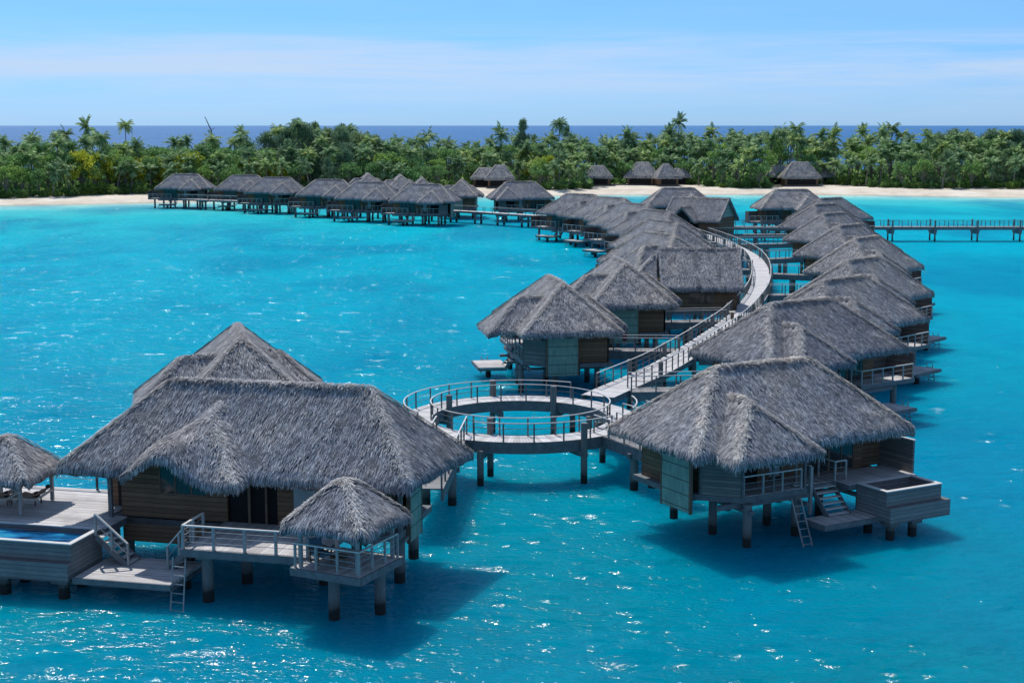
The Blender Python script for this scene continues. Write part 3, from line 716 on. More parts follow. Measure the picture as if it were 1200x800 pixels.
# two sunbathers on loungers at the far rail of the left deck
def lounger(loc, rz, lab):
    r = empty('sun_lounger', loc, rz, lab, 'sun lounger', 'sun loungers on the left deck')
    MB().box(-.32,.32,-1.0,.35,.26,.36).build('mattress', M['cream'], r)
    MB().quadbox([(-.32,.35,.26),(.32,.35,.26),(.32,.35,.36),(-.32,.35,.36),(-.32,.9,.62),(.32,.9,.62),(.32,.86,.71),(-.32,.86,.71)]).build('backrest', M['cream'], r)
    for (x,y) in ((-.28,-.9),(.28,-.9),(-.28,.3),(.28,.3)): MB().box(x-.03,x+.03,y-.03,y+.03,0,.258).build('leg', M['frame'], r)
    return r
def lyer(loc, rz, lab, swim):
    J = {'hip':(0,.2,.47),'waist':(0,.36,.54),'chest':(0,.56,.66),'neck':(0,.70,.76),'head':(0,.79,.84),'top':(0,.85,.89)}
    E = [('hip','waist'),('waist','chest'),('chest','neck'),('neck','head'),('head','top')]
    Rd = {'hip':.13,'waist':.115,'chest':.14,'neck':.052,'head':.088,'top':.07}
    for sd, n in ((-1,'l'),(1,'r')):
        J.update({n+'sh':(sd*.18,.62,.70),n+'el':(sd*.25,.36,.53),n+'wr':(sd*.2,.14,.48),n+'hand':(sd*.19,.06,.46),n+'th':(sd*.09,.1,.46),n+'kn':(sd*.1,-.28,.58 if sd > 0 else .44),n+'an':(sd*.1,-.66,.41),n+'to':(sd*.1,-.72,.52)})
        E += [('chest',n+'sh'),(n+'sh',n+'el'),(n+'el',n+'wr'),(n+'wr',n+'hand'),('hip',n+'th'),(n+'th',n+'kn'),(n+'kn',n+'an'),(n+'an',n+'to')]
        Rd.update({n+'sh':.055,n+'el':.04,n+'wr':.028,n+'hand':.034,n+'th':.085,n+'kn':.058,n+'an':.04,n+'to':.035})
        for k in range(4):
            f = n+'f'+str(k); J[f] = (J[n+'hand'][0]+(k-1.5)*.02, -.03, .45); E.append((n+'hand',f)); Rd[f] = .009
        J[n+'t'] = (J[n+'hand'][0]-sd*.05,.03,.46); E.append((n+'hand',n+'t')); Rd[n+'t'] = .01
    return person('person', loc, rz, lab, J, E, Rd, [('swimwear',swim,[(0,.12,.45),(0,.2,.47),(0,.33,.53)],[.12,.15,.13])], (0,.80,.86))
for (px,py,rz,l1,l2,sw) in ((38,590,R(-100),'cream sun lounger right of the gazebo post, far side of the left deck','dark-haired person reclining on the lounger right of the gazebo post','maroon'),
                    (2,590,R(-80),'cream sun lounger at the very left edge of the photo','dark-haired person reclining at the very left edge of the photo','navy')):
    x, y = at(px,py,2.45); lounger((x,y,2.43), rz, l1); lyer((x,y,2.43), rz, l2, sw)
# white towel on the porch edge of the nearest right bungalow
def towel():
    V = []; F = []; n = 10
    for i in range(n):
        for j in range(n):
            x = (i/(n-1)-.5)*.75; y = (j/(n-1)-.5)*.4
            V.append((x,y,.05+.06*noise.noise((x*6,y*7,2))+.05*math.exp(-(x*x+y*y)*14)))
    for i in range(n-1):
        for j in range(n-1): F.append((i*n+j,(i+1)*n+j,(i+1)*n+j+1,i*n+j+1))
    m = MB(); m.v = V; m.f = F
    o = m.build('towel', M['towel'], smooth=True); s = o.modifiers.new('s','SOLIDIFY'); s.thickness = .03
    return o
tw = towel(); x, y = at(937,569,2.45); tw.location = (x,y,2.45); tw.rotation_euler = (0,0,R(25)); tag(tw, 'crumpled white towel at the deck edge of the nearest right bungalow', 'towel')

# ------------------------------------------------------------------ gabled cabins
def gable(name, L, W, z0, zr, wing, lab):
    """ridge along X, centred; gable ends open to +-X"""
    r = empty(name, (0,0,0), 0, lab, 'cabin', 'gable-roofed cabins beside the walkways')
    s = (zr-z0)/(W/2)
    f = lambda x, y: z0+s*(W/2-abs(y))-.06*math.exp(-(y/.3)**2)
    rects = [(-L/2,L/2,-W/2,W/2)]
    thatch_roof('roof', f, rects, r, False, dens=200, seed=21, caps=[((-L/2,0),(L/2,0),.22),((-L/2+.12,-W/2),(-L/2+.12,0),.14),((L/2-.12,-W/2),(L/2-.12,0),.14)], thick=.3)
    a = L/2-.55; b = W/2-.75
    MB().box(-a,a,-b,b,2.12,2.4).build('floor', M['fascia'], r)
    w = MB(); w.box(-a,a,-b,-b+.12,2.402,z0+.5); w.box(-a,a,b-.12,b,2.402,z0+.5)
    w.box(-a,-a+.12,-b+.12,b-.12,2.402,z0+.5); w.box(a-.12,a,-b+.12,b-.12,2.402,z0+.5)
    w.build('wall', M['wall'], r)
    for sx in (-1,1):
        m = MB(); x0, x1 = sorted((sx*(a-.08), sx*(a-.01)))
        n = len(m.v); zt = z0+s*W/2-.45
        for x in (x0,x1): m.v += [(x,-b,z0+.502),(x,b,z0+.502),(x,0,zt)]
        m.f += [(n,n+2,n+1),(n+3,n+4,n+5),(n,n+1,n+4,n+3),(n+1,n+2,n+5,n+4),(n+2,n,n+3,n+5)]
        m.build('gable_panel', M['panel'], r)
    window(r, -1.2,1.2,-b,3.1,4.2,False,-1,1)
    if wing == 'porch':       # small cross gable facing -Y
        g = lambda x, y: z0-.1+s*(2.4-abs(x+1.0))
        thatch_roof('porch_roof', g, [(-3.4,1.4,-W/2-1.6,-W/2+2.0)], r, False, dens=180, seed=31, thick=.25, caps=[((-1.0,-W/2-1.6),(-1.0,-W/2+1.8),.18)])
        MB().box(-2.1,.1,-W/2-.9,-W/2-.8,2.1,z0+1.0).build('porch_door', M['dark'], r)
        MB().box(-2.8,-.2,-W/2-1.5,-b-.003,2.12,2.4).build('porch_floor', M['fascia'], r)
    else:                     # lower wing continuing the ridge to the left
        g = hipf(4.2, 6.0, 0, 1)
        h = lambda x, y: z0-.05+smn([1.0*(y+3.0), 1.0*(3.0-y), 1.0*(x+L/2+3.4)], .4)
        thatch_roof('wing_roof', h, [(-L/2-3.4,-L/2-.25,-3.0,3.0)], r, False, dens=180, seed=33, caps=[((-L/2-3.4,-3),(-L/2-.4,0),.25)])
        MB().box(-L/2-2.6,-a-.003,-2.3,2.3,2.402,z0+.4).build('wing_wall', M['wall'], r)
        MB().box(-L/2-2.6,-a-.003,-2.3,2.3,2.12,2.4).build('wing_floor', M['fascia'], r)
    piles(r, [(-a+.3,-b+.3),(0,-b+.3),(a-.3,-b+.3),(-a+.3,b-.3),(0,b-.3),(a-.3,b-.3)], 2.1)
    return r
G1 = gable('gabled_cabin', 7.9, 7.4, 4.65, 8.2, 'wing', 'straight-ridged thatched cabin beside the bend of the curved walkway, plain brown wall facing front')
G1.location = (18.2,141.0,0); G1.rotation_euler = (0,0,R(-1))
G2 = gable('gabled_cabin', 10.5, 7.4, 4.65, 8.2, 'porch', 'far thatched cabin with a green gable end and small porch gable, beside the long pier')
G2.location = (31.3,241,0); G2.rotation_euler = (0,0,R(-33))

# ------------------------------------------------------------------ walkways
def offset(pts, d):
    out = []
    for i, p in enumerate(pts):
        a = Vector(pts[max(i-1,0)]); b = Vector(pts[min(i+1,len(pts)-1)]); t = (b-a).normalized(); out.append((p[0]-t.y*d, p[1]+t.x*d))
    return out
def smooth_path(pts, n=4):
    out = []
    P = [Vector(p) for p in pts]
    for i in range(len(P)-1):
        p0 = P[max(i-1,0)]; p1 = P[i]; p2 = P[i+1]; p3 = P[min(i+2,len(P)-1)]
        for k in range(n):
            t = k/n; out.append(tuple(.5*((2*p1)+(-p0+p2)*t+(2*p0-5*p1+4*p2-p3)*t*t+(-p0+3*p1-3*p2+p3)*t**3)))
    out.append(tuple(P[-1])); return out
def plank_path_mat(): pass
def walk_mat(k=1.0):
    """boards laid across the run, read from a length coordinate stored on the mesh"""
    m, nt, o = mat('cross_laid_boards'); g = G(nt)
    uv = g.n('UVMap').outputs[0]; sp = g.n('SeparateXYZ', {0: uv})
    u = g.math('DIVIDE', sp.outputs['X'], .16); rnd = g.n('TexWhiteNoise', {'W': g.math('FLOOR', u)}, noise_dimensions='1D').outputs['Value']
    e = g.math('ABSOLUTE', g.math('SUBTRACT', g.math('FRACT', u), .5))
    j = g.ramp(e, [(.42,(1,1,1)),(.48,(.45,.45,.45))])
    c = g.ramp(rnd, [(0,(.44*k,.425*k,.42*k)),(1,(.66*k,.645*k,.64*k))])
    pos = g.n('NewGeometry').outputs['Position']
    c = g.mix(.6, c, g.ramp(g.noise(pos, .8, 5, .65), [(.3,(.72,.72,.72)),(.65,(1.08,1.08,1.08))]), 'MULTIPLY')
    c = g.mix(1.0, c, j, 'MULTIPLY')
    b = g.n('BsdfPrincipled', {'Base Color': c, 'Roughness': .8, 'Specular IOR Level': .2})
    g.out(b.outputs[0], o); return m
M['walk'] = walk_mat(); M['walk_dark'] = walk_mat(.45)
def walkway(name, pts, width, parent, z=2.5, bh=.38, closed=False, dm='walk'):
    l = offset(pts, width/2); r = offset(pts, -width/2)
    if closed:
        n = len(pts)-1; l[0] = l[-1] = offset([pts[n-1],pts[0],pts[1]], width/2)[1]; r[0] = r[-1] = offset([pts[n-1],pts[0],pts[1]], -width/2)[1]
    me = bpy.data.meshes.new('deck'); V = []; F = []; U = []; s = 0
    for i in range(len(pts)):
        V += [(*l[i],z),(*r[i],z)]
    L = [0]
    for i in range(len(pts)-1): L.append(L[-1]+(Vector(pts[i+1])-Vector(pts[i])).length)
    for i in range(len(pts)-1):
        F.append((2*i+1,2*i+3,2*i+2,2*i)); U += [(L[i],1),(L[i+1],1),(L[i+1],0),(L[i],0)]
    me.from_pydata(V,[],F); uvl = me.uv_layers.new(name='UVMap')
    for k, uv in enumerate(U): uvl.data[k].uv = uv
    me.materials.append(M[dm]); o = bpy.data.objects.new(name, me); C.objects.link(o)
    if parent: o.parent = parent
    for q in (offset(pts,width/2-.06), offset(pts,-width/2+.06)):
        if closed: q[0] = q[-1]
        b = MB()
        for i in range(len(q)-1): b.beam((*q[i],z-.01-bh/2),(*q[i+1],z-.01-bh/2),.14,bh)
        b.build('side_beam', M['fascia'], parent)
    c = MB()
    for i in range(len(pts)-1):
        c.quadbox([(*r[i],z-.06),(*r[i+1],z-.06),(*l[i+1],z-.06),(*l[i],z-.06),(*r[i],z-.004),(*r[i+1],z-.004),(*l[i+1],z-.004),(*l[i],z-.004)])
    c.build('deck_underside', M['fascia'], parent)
    return l, r
def resample(pts, d):
    out = [Vector(pts[0])]; acc = 0; P = [Vector(p) for p in pts]
    tot = sum((P[i+1]-P[i]).length for i in range(len(P)-1)); n = max(1,round(tot/d)); step = tot/n; want = step; s = 0
    for i in range(len(P)-1):
        L = (P[i+1]-P[i]).length
        while want <= s+L+1e-6 and len(out) < n+1:
            out.append(P[i].lerp(P[i+1], (want-s)/L)); want += step
        s += L
    return out
def walk_rail(pts, parent, z=2.5, gap=1.5, h=1.05, top='handrail'):
    q = resample(pts, gap)
    a = MB(); b = MB()
    for i, p in enumerate(q):
        a.box(p.x-.045,p.x+.045,p.y-.045,p.y+.045,z-.3,z+h-.03)
        if i:
            o = q[i-1]
            for k in (.38,.70): a.beam((o.x,o.y,z+h*k),(p.x,p.y,z+h*k),.02,.02)
    for i in range(len(pts)-1): b.beam((*pts[i],z+h),(*pts[i+1],z+h),.07,.045)
    o = a.build('railing', M['post'], parent); b.build('handrail', M[top], o)
def trestles(pts, parent, width, gap, tall=0.0, z=2.5, side=None, r=.24):
    q = resample(pts, gap)
    for i in range(1, len(q)-1 if len(q) > 2 else 2):
        p = q[i]; t = (q[min(i+1,len(q)-1)]-q[i-1]).normalized(); n = Vector((-t.y,t.x))
        for sg in (-1,1):
            c = p+n*sg*(width/2+.02) if tall else p+n*sg*(width/2-.25)
            m = MB().cyl(c.x,c.y,-2.5,z+tall if tall else z-.4,r,10)
            if tall: m.tube([(c.x,c.y,z+tall),(c.x,c.y,z+tall+.10)],[r*1.15,r*.5],10)
            m.build('pile', M['pile'], parent)
        a = p-n*(width/2+.15); b = p+n*(width/2+.15); MB().beam((a.x,a.y,z-.55),(b.x,b.y,z-.55),.28,.3).build('pile_cap', M['fascia'], parent)

# the ring
RC = Vector((.5,86.4)); ri, ro = 5.35, 7.1
ring = empty('round_walkway', (0,0,0), 0, 'round timber walkway with a hole of open water in its middle, rails inside and out', 'walkway')
rp = [(RC.x+(ri+ro)/2*math.cos(2*PI*k/64), RC.y+(ri+ro)/2*math.sin(2*PI*k/64)) for k in range(65)]
walkway('deck', rp, ro-ri, ring, 2.5, .66, closed=True)
def arc(rad, a0, a1, n=40): return [(RC.x+rad*math.cos(R(a0+(a1-a0)*k/n)), RC.y+rad*math.sin(R(a0+(a1-a0)*k/n))) for k in range(n+1)]
walk_rail(arc(ri+.08,0,360,60), ring, gap=1.6)
walk_rail(arc(ro-.06,62,212,40), ring, gap=1.7)
walk_rail(arc(ro-.06,248,318,20), ring, gap=1.7)
walk_rail(arc(ro-.06,340,372,10), ring, gap=1.7)
for (a,rad,top) in ((252,7.35,2.0),(299,7.35,3.6),(65,5.1,3.7),(250,5.1,3.55),(150,5.1,3.5),(104,7.35,3.65),(20,7.3,2.0),(200,7.35,2.0),(32,5.1,2.0),(345,5.1,2.0),(62,7.35,2.0)):
    x = RC.x+rad*math.cos(R(a)); y = RC.y+rad*math.sin(R(a))
    MB().cyl(x,y,-2.5,top-.12*(top > 3),.19,12).build('pile', M['pile'], ring)
for a in (252,299,65,104,150,20,200,340):
    x0, x1 = RC.x+(ri-.4)*math.cos(R(a)), RC.x+(ro+.4)*math.cos(R(a)); y0, y1 = RC.y+(ri-.4)*math.sin(R(a)), RC.y+(ro+.4)*math.sin(R(a))
    MB().beam((x0,y0,1.68),(x1,y1,1.68),.34,.30).build('pile_cap', M['fascia'], ring)

# curved boardwalk from the ring back to the long pier, then on behind the far bungalows
bw_px = [(700,464),(728,451.5),(768,434),(800,416),(830,397),(861,375),(880,355),(889.5,340),(892,325),(889,311),(879,299.5),(860,289),(841,281),(822,274.5),(808,269),(798,264)]
bw = smooth_path([at(x,y,2.5) for x,y in bw_px], 3)
board = empty('curved_boardwalk', (0,0,0), 0, 'long pale boardwalk curving from the round walkway back to the far pier', 'boardwalk')
walkway('deck', bw, 2.3, board)
walk_rail(offset(bw, 1.08)[2:], board, gap=1.5); walk_rail(offset(bw, -1.08)[3:], board, gap=1.5)
trestles(bw, board, 2.3, 9.0, tall=1.0, r=.17)
fp = smooth_path([at(798,264,2.5),(24,262),(15,273),at(640,253,2.5),at(592,250,2.5),at(544,247,2.5),(-32,319),(-57,338),(-80,352)],3)
far = empty('far_walkway', (0,0,0), 0, 'walkway on piles running along the far line of bungalows near the beach', 'walkway')
walkway('deck', fp, 2.3, far); walk_rail(offset(fp,1.08), far, gap=2.4); walk_rail(offset(fp,-1.08), far, gap=2.4); trestles(fp, far, 2.3, 7.0)
py = 254.0
pier = empty('long_pier', (0,0,0), 0, 'straight pier on concrete piles crossing the lagoon and leaving at the right edge', 'pier')
pp = [(31,255.0),(60,py),(95,py),(150,py)]
walkway('deck', pp, 2.5, pier, dm='walk_dark'); walk_rail(offset(pp,1.18), pier, gap=1.6, top='post'); walk_rail(offset(pp,-1.18), pier, gap=1.6, top='post')
b = MB().box(32,150,py-1.42,py-1.26,2.0,2.5); b.build('parapet', M['fascia'], pier)
for k in range(14):
    x = 36+7.4*k+.6
    for sg in (-1,1):
        MB().cyl(x,py+sg*1.55,-2.5,3.7,.15,12).build('pile', M['pile'], pier)
    m = MB(); n = len(m.v)
    m.quadbox([(x-.17,py-1.8,1.3),(x+.17,py-1.8,1.3),(x+.17,py+1.8,1.3),(x-.17,py+1.8,1.3),(x-.32,py-1.75,1.98),(x+.32,py-1.75,1.98),(x+.32,py+1.75,1.98),(x-.32,py+1.75,1.98)])
    m.build('pile_cap', M['fascia'], pier)
# branch walkways to each bungalow
def branch(p, q, w, lab, rails=True, gap=1.6):
    r = empty('branch_walkway', (0,0,0), 0, lab, 'walkway', 'branch walkways from the boardwalk to the bungalows')
    pts = [tuple(Vector(p).lerp(Vector(q), k/3)) for k in range(4)]
    walkway('deck', pts, w, r, 2.49, .62, dm='walk_dark')
    if rails: walk_rail(offset(pts,w/2-.08), r, gap=gap); walk_rail(offset(pts,-w/2+.08), r, gap=gap)
    trestles(pts, r, w, max(3.0,(Vector(q)-Vector(p)).length/2.01), z=2.49)
    return r
def bw_at_y(y):
    best = min(bw, key=lambda p: abs(p[1]-y)); return best
names_r = ['branch walkway to the '+ORD[i+1]+' bungalow of the right-hand row' for i in range(8)]
names_m = ['short branch walkway to the bungalow behind the round walkway','branch walkway with pale top rail in front of the straight-roofed cabin']+['short branch walkway to the '+s+' bungalow of the curved middle row' for s in ('nearest','second','third','fourth','fifth','last')]
ir = im = 0
for (pt, sd) in links:
    if sd == 'R':
        lab = names_r[ir]; ir += 1; q = bw_at_y(min(pt[1],255)); q = (q[0]+1.2,q[1])
    else:
        lab = names_m[im]; im += 1; q = bw_at_y(pt[1]) if pt[1] < 254 else min(fp, key=lambda p: (Vector(p)-Vector(pt)).length); q = (q[0]-1.0,q[1]) if pt[1] < 254 else q
    if (Vector(q)-Vector(pt)).length > 1.5: branch(q, pt, 1.7, lab)
branch((RC.x+6.4*math.cos(R(-40)),RC.y+6.4*math.sin(R(-40))), (9.2,75.2), 1.7, 'branch walkway from the front right of the round walkway to the nearest right bungalow')
branch((RC.x+6.9*math.cos(R(-5)),RC.y+6.9*math.sin(R(-5))), (12.0,78.5), 1.9, 'branch walkway leaving the right side of the round walkway behind the nearest right bungalow')
branch((RC.x+6.3*math.cos(R(-129)),RC.y+6.3*math.sin(R(-129))), (-4.3,69.0), 1.9, 'branch walkway from the front left of the round walkway to the largest bungalow')
# low bollard on the boardwalk
x, y = at(858,374,2.5); bo = empty('bollard', (x,y,2.5), 0, 'low dark bollard with a beige cap on the left edge of the boardwalk', 'bollard')
MB().box(-.14,.14,-.14,.14,0,.62).build('post', M['frame'], bo); MB().box(-.26,.26,-.26,.26,.622,.72).build('cap', M['cream'], bo)

# ------------------------------------------------------------------ land, water
shore_t = [(-900,330),(-260,352),(-129,366),(-93,378),(-50,394),(0,414),(25,422),(75,425),(108,418),(143,405),(260,392),(900,380)]
def shore(x):
    for (a,b),(c,d) in zip(shore_t, shore_t[1:]):
        if a <= x <= c:
            t = (x-a)/(c-a); return b+(d-b)*t+1.6*noise.noise((x*.03,0,1))*2
    return 380
beach_t = [(-900,16),(-160,14),(-129,14),(-100,26),(-85,20),(-60,20),(-25,16),(-12,34),(4,34),(10,13),(22,14),(30,30),(40,36),(52,44),(60,24),(66,16),(88,14),(92,34),(104,36),(110,24),(122,20),(143,28),(900,28)]
def beachw(x):
    for (a,b),(c,d) in zip(beach_t, beach_t[1:]):
        if a <= x <= c: return b+(d-b)*(x-a)/(c-a)+2.5*noise.noise((x*.12,3,1))
    return 20
def landz(x, d):
    z = -1.2+d*.17 if d < 14 else 1.18+min((d-14)*.02,.7)
    return z+.12*noise.noise((x*.08,d*.08,2))
Vl = []; Fl = []; xs = list(np.linspace(-900,-200,50))+list(np.linspace(-196,196,197))+list(np.linspace(200,900,50)); ds = [0,1.5,3,5,7,9,11,14,18,24,32,45,60,90,130,170,185]
for x in xs:
    s = shore(x)-7
    for d in ds:
        z = landz(x,d) if d < 171 else -1.5
        Vl.append((x,s+d,z))
n = len(ds); soilidx = []
for i in range(len(xs)-1):
    for j in range(n-1):
        Fl.append((i*n+j,(i+1)*n+j,(i+1)*n+j+1,i*n+j+1)); soilidx.append(1 if ds[j] > beachw(xs[i])+7+6 else 0)
land = np_mesh('beach', np.array(Vl), np.array(Fl), M['sand'], smooth=True); land.data.materials.append(M['soil'])
land.data.polygons.foreach_set('material_index', soilidx); tag(land, kind='structure', label='pale sand beach and low island behind the lagoon')
def sheet(name, x0, x1, y0, y1, z, m, nx=1, ny=1):
    V = np.array([(x0+(x1-x0)*i/nx, y0+(y1-y0)*j/ny, z) for i in range(nx+1) for j in range(ny+1)])
    F = np.array([(i*(ny+1)+j,(i+1)*(ny+1)+j,(i+1)*(ny+1)+j+1,i*(ny+1)+j+1) for i in range(nx) for j in range(ny)])
    return tag(np_mesh(name, V, F, M[m]), kind='structure')
lw = tag(sheet('lagoon_water', -890, 890, -300, 520, 0, 'lagoon', 178, 205), 'turquoise lagoon water with sun glints')
at_ = lw.data.attributes.new('shore', 'FLOAT', 'POINT'); at_.data.foreach_set('value', [max(0.0, shore(v.co.x)-v.co.y) for v in lw.data.vertices])
tag(sheet('ocean_water', -60000, 60000, 520.0, 90000, 0, 'ocean'), 'deep blue ocean beyond the island')

# ------------------------------------------------------------------ vegetation
def quads(P, A, Bv):
    """quads centred at P with half vectors A,B"""
    n = len(P); V = np.stack([P-A-Bv,P+A-Bv,P+A+Bv,P-A+Bv],1).reshape(-1,3); F = np.arange(n*4).reshape(n,4); return V, F
def palm(seed, h, lean, m='palm'):
    r = random.Random(seed); root = empty('coconut_palm', (0,0,0))
    la = r.uniform(0,2*PI); top = None; pts = []; n = 7
    for i in range(n+1):
        t = i/n; b = lean*t**1.7; pts.append((b*math.cos(la), b*math.sin(la), h*t-.3*(1-t)))
    MB().tube(pts, [.26-.13*min(1,(i/n)*1.2) if i else .34 for i in range(n+1)], 7).build('trunk', M['trunk'], root)
    c = Vector(pts[-1]); V = []; F = []
    for k in range(r.randint(20,25)):
        az = k*2.399+r.uniform(-.2,.2); el = r.choice([1.35,1.0,.75,.5,.2,-.1,-.45])*r.uniform(.8,1.15); L = r.uniform(2.7,3.9); m8 = 9
        hd = Vector((math.cos(az),math.sin(az),0)); side = Vector((-math.sin(az),math.cos(az),0)); P = []; p = c.copy(); a = el
        for j in range(m8+1):
            P.append(p.copy()); p = p+(hd*math.cos(a)+Vector((0,0,1))*math.sin(a))*L/m8; a -= .055+.02*j
        for j in range(m8):
            d = (P[j+1]-P[j]).normalized(); up = side.cross(d)
            wl = L*.20*math.sin(PI*min(.96,(j+1.3)/(m8+1)))+.12
            for sg in (-1,1):
                s = side*sg; tip = s*wl+d*wl*.35-Vector((0,0,wl*(.45+r.uniform(0,.3))))
                b = len(V); w = L/m8*.55
                V += [tuple(P[j]), tuple(P[j]+d*w), tuple(P[j]+d*(w*.9)+tip), tuple(P[j]+d*(w*.45)+tip*1.05)]; F.append((b,b+1,b+2,b+3))
                q = P[j].lerp(P[j+1],.5); t2 = tip*r.uniform(.85,1.1)+d*.1; b = len(V)
                V += [tuple(q), tuple(q+d*w*.8), tuple(q+d*(w*.7)+t2), tuple(q+d*(w*.3)+t2)]; F.append((b,b+1,b+2,b+3))
    np_mesh('crown', np.array(V), np.array(F), M[m], root)
    return root
def bushy(name, seed, h, rad, m, leaf=.34, n=2200, trunkh=.45, clumps=26, flat=.8, z0=None):
    r = np.random.default_rng(seed); root = empty(name, (0,0,0)); rr = random.Random(seed)
    cz = h*(1-.5*flat*rad*2/h) if z0 is None else z0
    cs = []
    for k in range(clumps):
        th = rr.uniform(0,2*PI); ph = rr.uniform(-.7,1.2); q = rr.uniform(.45,.95)
        cs.append((rad*q*math.cos(th)*math.cos(ph), rad*q*math.sin(th)*math.cos(ph), max(.35,cz+(h-cz)*q*math.sin(ph)), rr.uniform(.25,.42)*rad))
    idx = r.integers(0,clumps,n); cc = np.array(cs)[idx]
    d = r.normal(size=(n,3)); d /= np.linalg.norm(d,axis=1)[:,None]; q = r.uniform(.55,1.05,n)[:,None]
    P = cc[:,:3]+d*cc[:,3:4]*q*np.array([1,1,.75]); P[:,2] = np.maximum(P[:,2],.12)
    A = r.normal(size=(n,3)); A /= np.linalg.norm(A,axis=1)[:,None]; Bv = np.cross(A, d+r.normal(size=(n,3))*.5); Bv /= np.linalg.norm(Bv,axis=1)[:,None]+1e-6
    sz = r.uniform(.6,1.2,n)[:,None]*leaf
    V, F = quads(P, A*sz*.5, Bv*sz*.32)
    t = MB().tube([(0,0,-.2),(.15,.1,h*.25),(.05,-.1,cz),(0,0,h*.85)],[.28,.2,.14,.04],7)
    for k in range(0,clumps,3): t.tube([(.1,0,h*.22),tuple(cs[k][:3])],[.11,.03],5)
    t.build('trunk', M['trunk'], root)
    np_mesh('crown', V, F, M[m], root)
    return root
def ironwood(seed, h, rad):
    """wide feathery crown of many drooping needle sprays in uneven clumps"""
    r = np.random.default_rng(seed); rr = random.Random(seed); root = empty('ironwood_tree', (0,0,0)); n = 4200; K = 34
    cs = []
    for k in range(K):
        z = h*rr.uniform(.18,.97); q = math.sin(min(1,max(.05,(1.06-z/h)*1.5))*PI/2)*rad; a = rr.uniform(0,2*PI); d = q*rr.uniform(.3,.9)
        cs.append((d*math.cos(a), d*math.sin(a), z, rr.uniform(.22,.36)*rad))
    cc = np.array(cs)[r.integers(0,K,n)]; d = r.normal(size=(n,3)); d /= np.linalg.norm(d,axis=1)[:,None]
    P = cc[:,:3]+d*cc[:,3:4]*r.uniform(.3,1.1,n)[:,None]; P[:,2] = np.maximum(P[:,2],.3)
    out = d*np.array([1,1,.5])+np.array([0,0,.55])+r.normal(0,.3,(n,3)); out /= np.linalg.norm(out,axis=1)[:,None]
    Bv = np.cross(out, r.normal(size=(n,3))); Bv /= np.linalg.norm(Bv,axis=1)[:,None]
    V, F = quads(P, out*r.uniform(.2,.42,n)[:,None], Bv*.07)
    t = MB().tube([(0,0,-.2),(.1,0,h*.4),(0,.1,h*.93)],[.3,.2,.04],7)
    for k in range(0,K,3): t.tube([(.1,0,cs[k][2]*.6),tuple(cs[k][:3])],[.09,.02],5)
    t.build('trunk', M['trunk'], root); np_mesh('crown', V, F, M['iron'], root)
    return root
sky_t = [(-60,162),(0,163),(30,158),(60,157),(95,152),(130,158),(165,158),(200,162),(240,158),(285,157),(320,153),(350,146),(380,148),(420,153),(460,160),(500,163),(540,167),(580,163),(600,158),(630,160),(660,156),(700,165),(740,162),(780,156),(800,157),(840,156),(900,153),(930,156),(960,164),(1000,157),(1040,152),(1090,158),(1140,157),(1200,154),(1260,156)]
def skyl(px):
    for (a,b),(c,d) in zip(sky_t, sky_t[1:]):
        if a <= px <= c: return b+(d-b)*(px-a)/(c-a)
    return 158
clear = [(545,607,436),(694,802,456),(900,970,455)]      # open sand with cabins: photo span, nearest tree depth
def vegfront(x, D=None):
    return shore(x)+beachw(x)
PH = [11,12.5,14,12,13.5,10,15,3.2,4.6,6.0,7.4,8.8]
palms = [palm(101+i, PH[i], [1.2,.6,1.8,2.6,.3,1.0,.8,.3,.5,.7,1.4,.9][i]) for i in range(12)]
broads = [bushy('broadleaf_tree', 201+i, [9,10,5.5,11][i], [3.6,4.0,3.0,3.8][i], 'leaf') for i in range(4)]
yel = bushy('yellow_green_tree', 221, 7.5, 3.6, 'yellow')
irons = [ironwood(231+i, [14,12,15][i], [4.6,3.6,3.0][i]) for i in range(3)]
shrubs = [bushy('beach_shrub', 241+i, [2.2,2.8,3.4][i], [2.0,2.4,2.6][i], 'shrub', .3, 1500, z0=1.1, flat=.6) for i in range(3)]
BH = [9,10,5.5,11]; IH = [14,12,15]
used = set(); count = {'p':0,'b':0,'y':0,'i':0,'s':0}
def put(src, x, y, s, lab, cat, grp, sxy=None):
    if id(src) not in used and src.name not in used: used.add(src.name); o = src
    else: o = copy_tree(src)
    xx = x; z = landz(x, y-(shore(x)-7)) if y-(shore(x)-7) < 171 else 1
    o.location = (x,y,z-.1); o.rotation_euler = (0,0,random.uniform(0,2*PI)); k = sxy or s; o.scale = (k,k,s); return tag(o, lab, cat, grp)
LP = 'coconut palm in the dense grove behind the beach, its fronds mixed with its neighbours'
LB = 'green broadleaf tree filling the grove behind the beach among the palms'
def crownless(px, D):      # keep sand clearings and cabins open
    return any(a < px < b and D < dd for a,b,dd in clear)
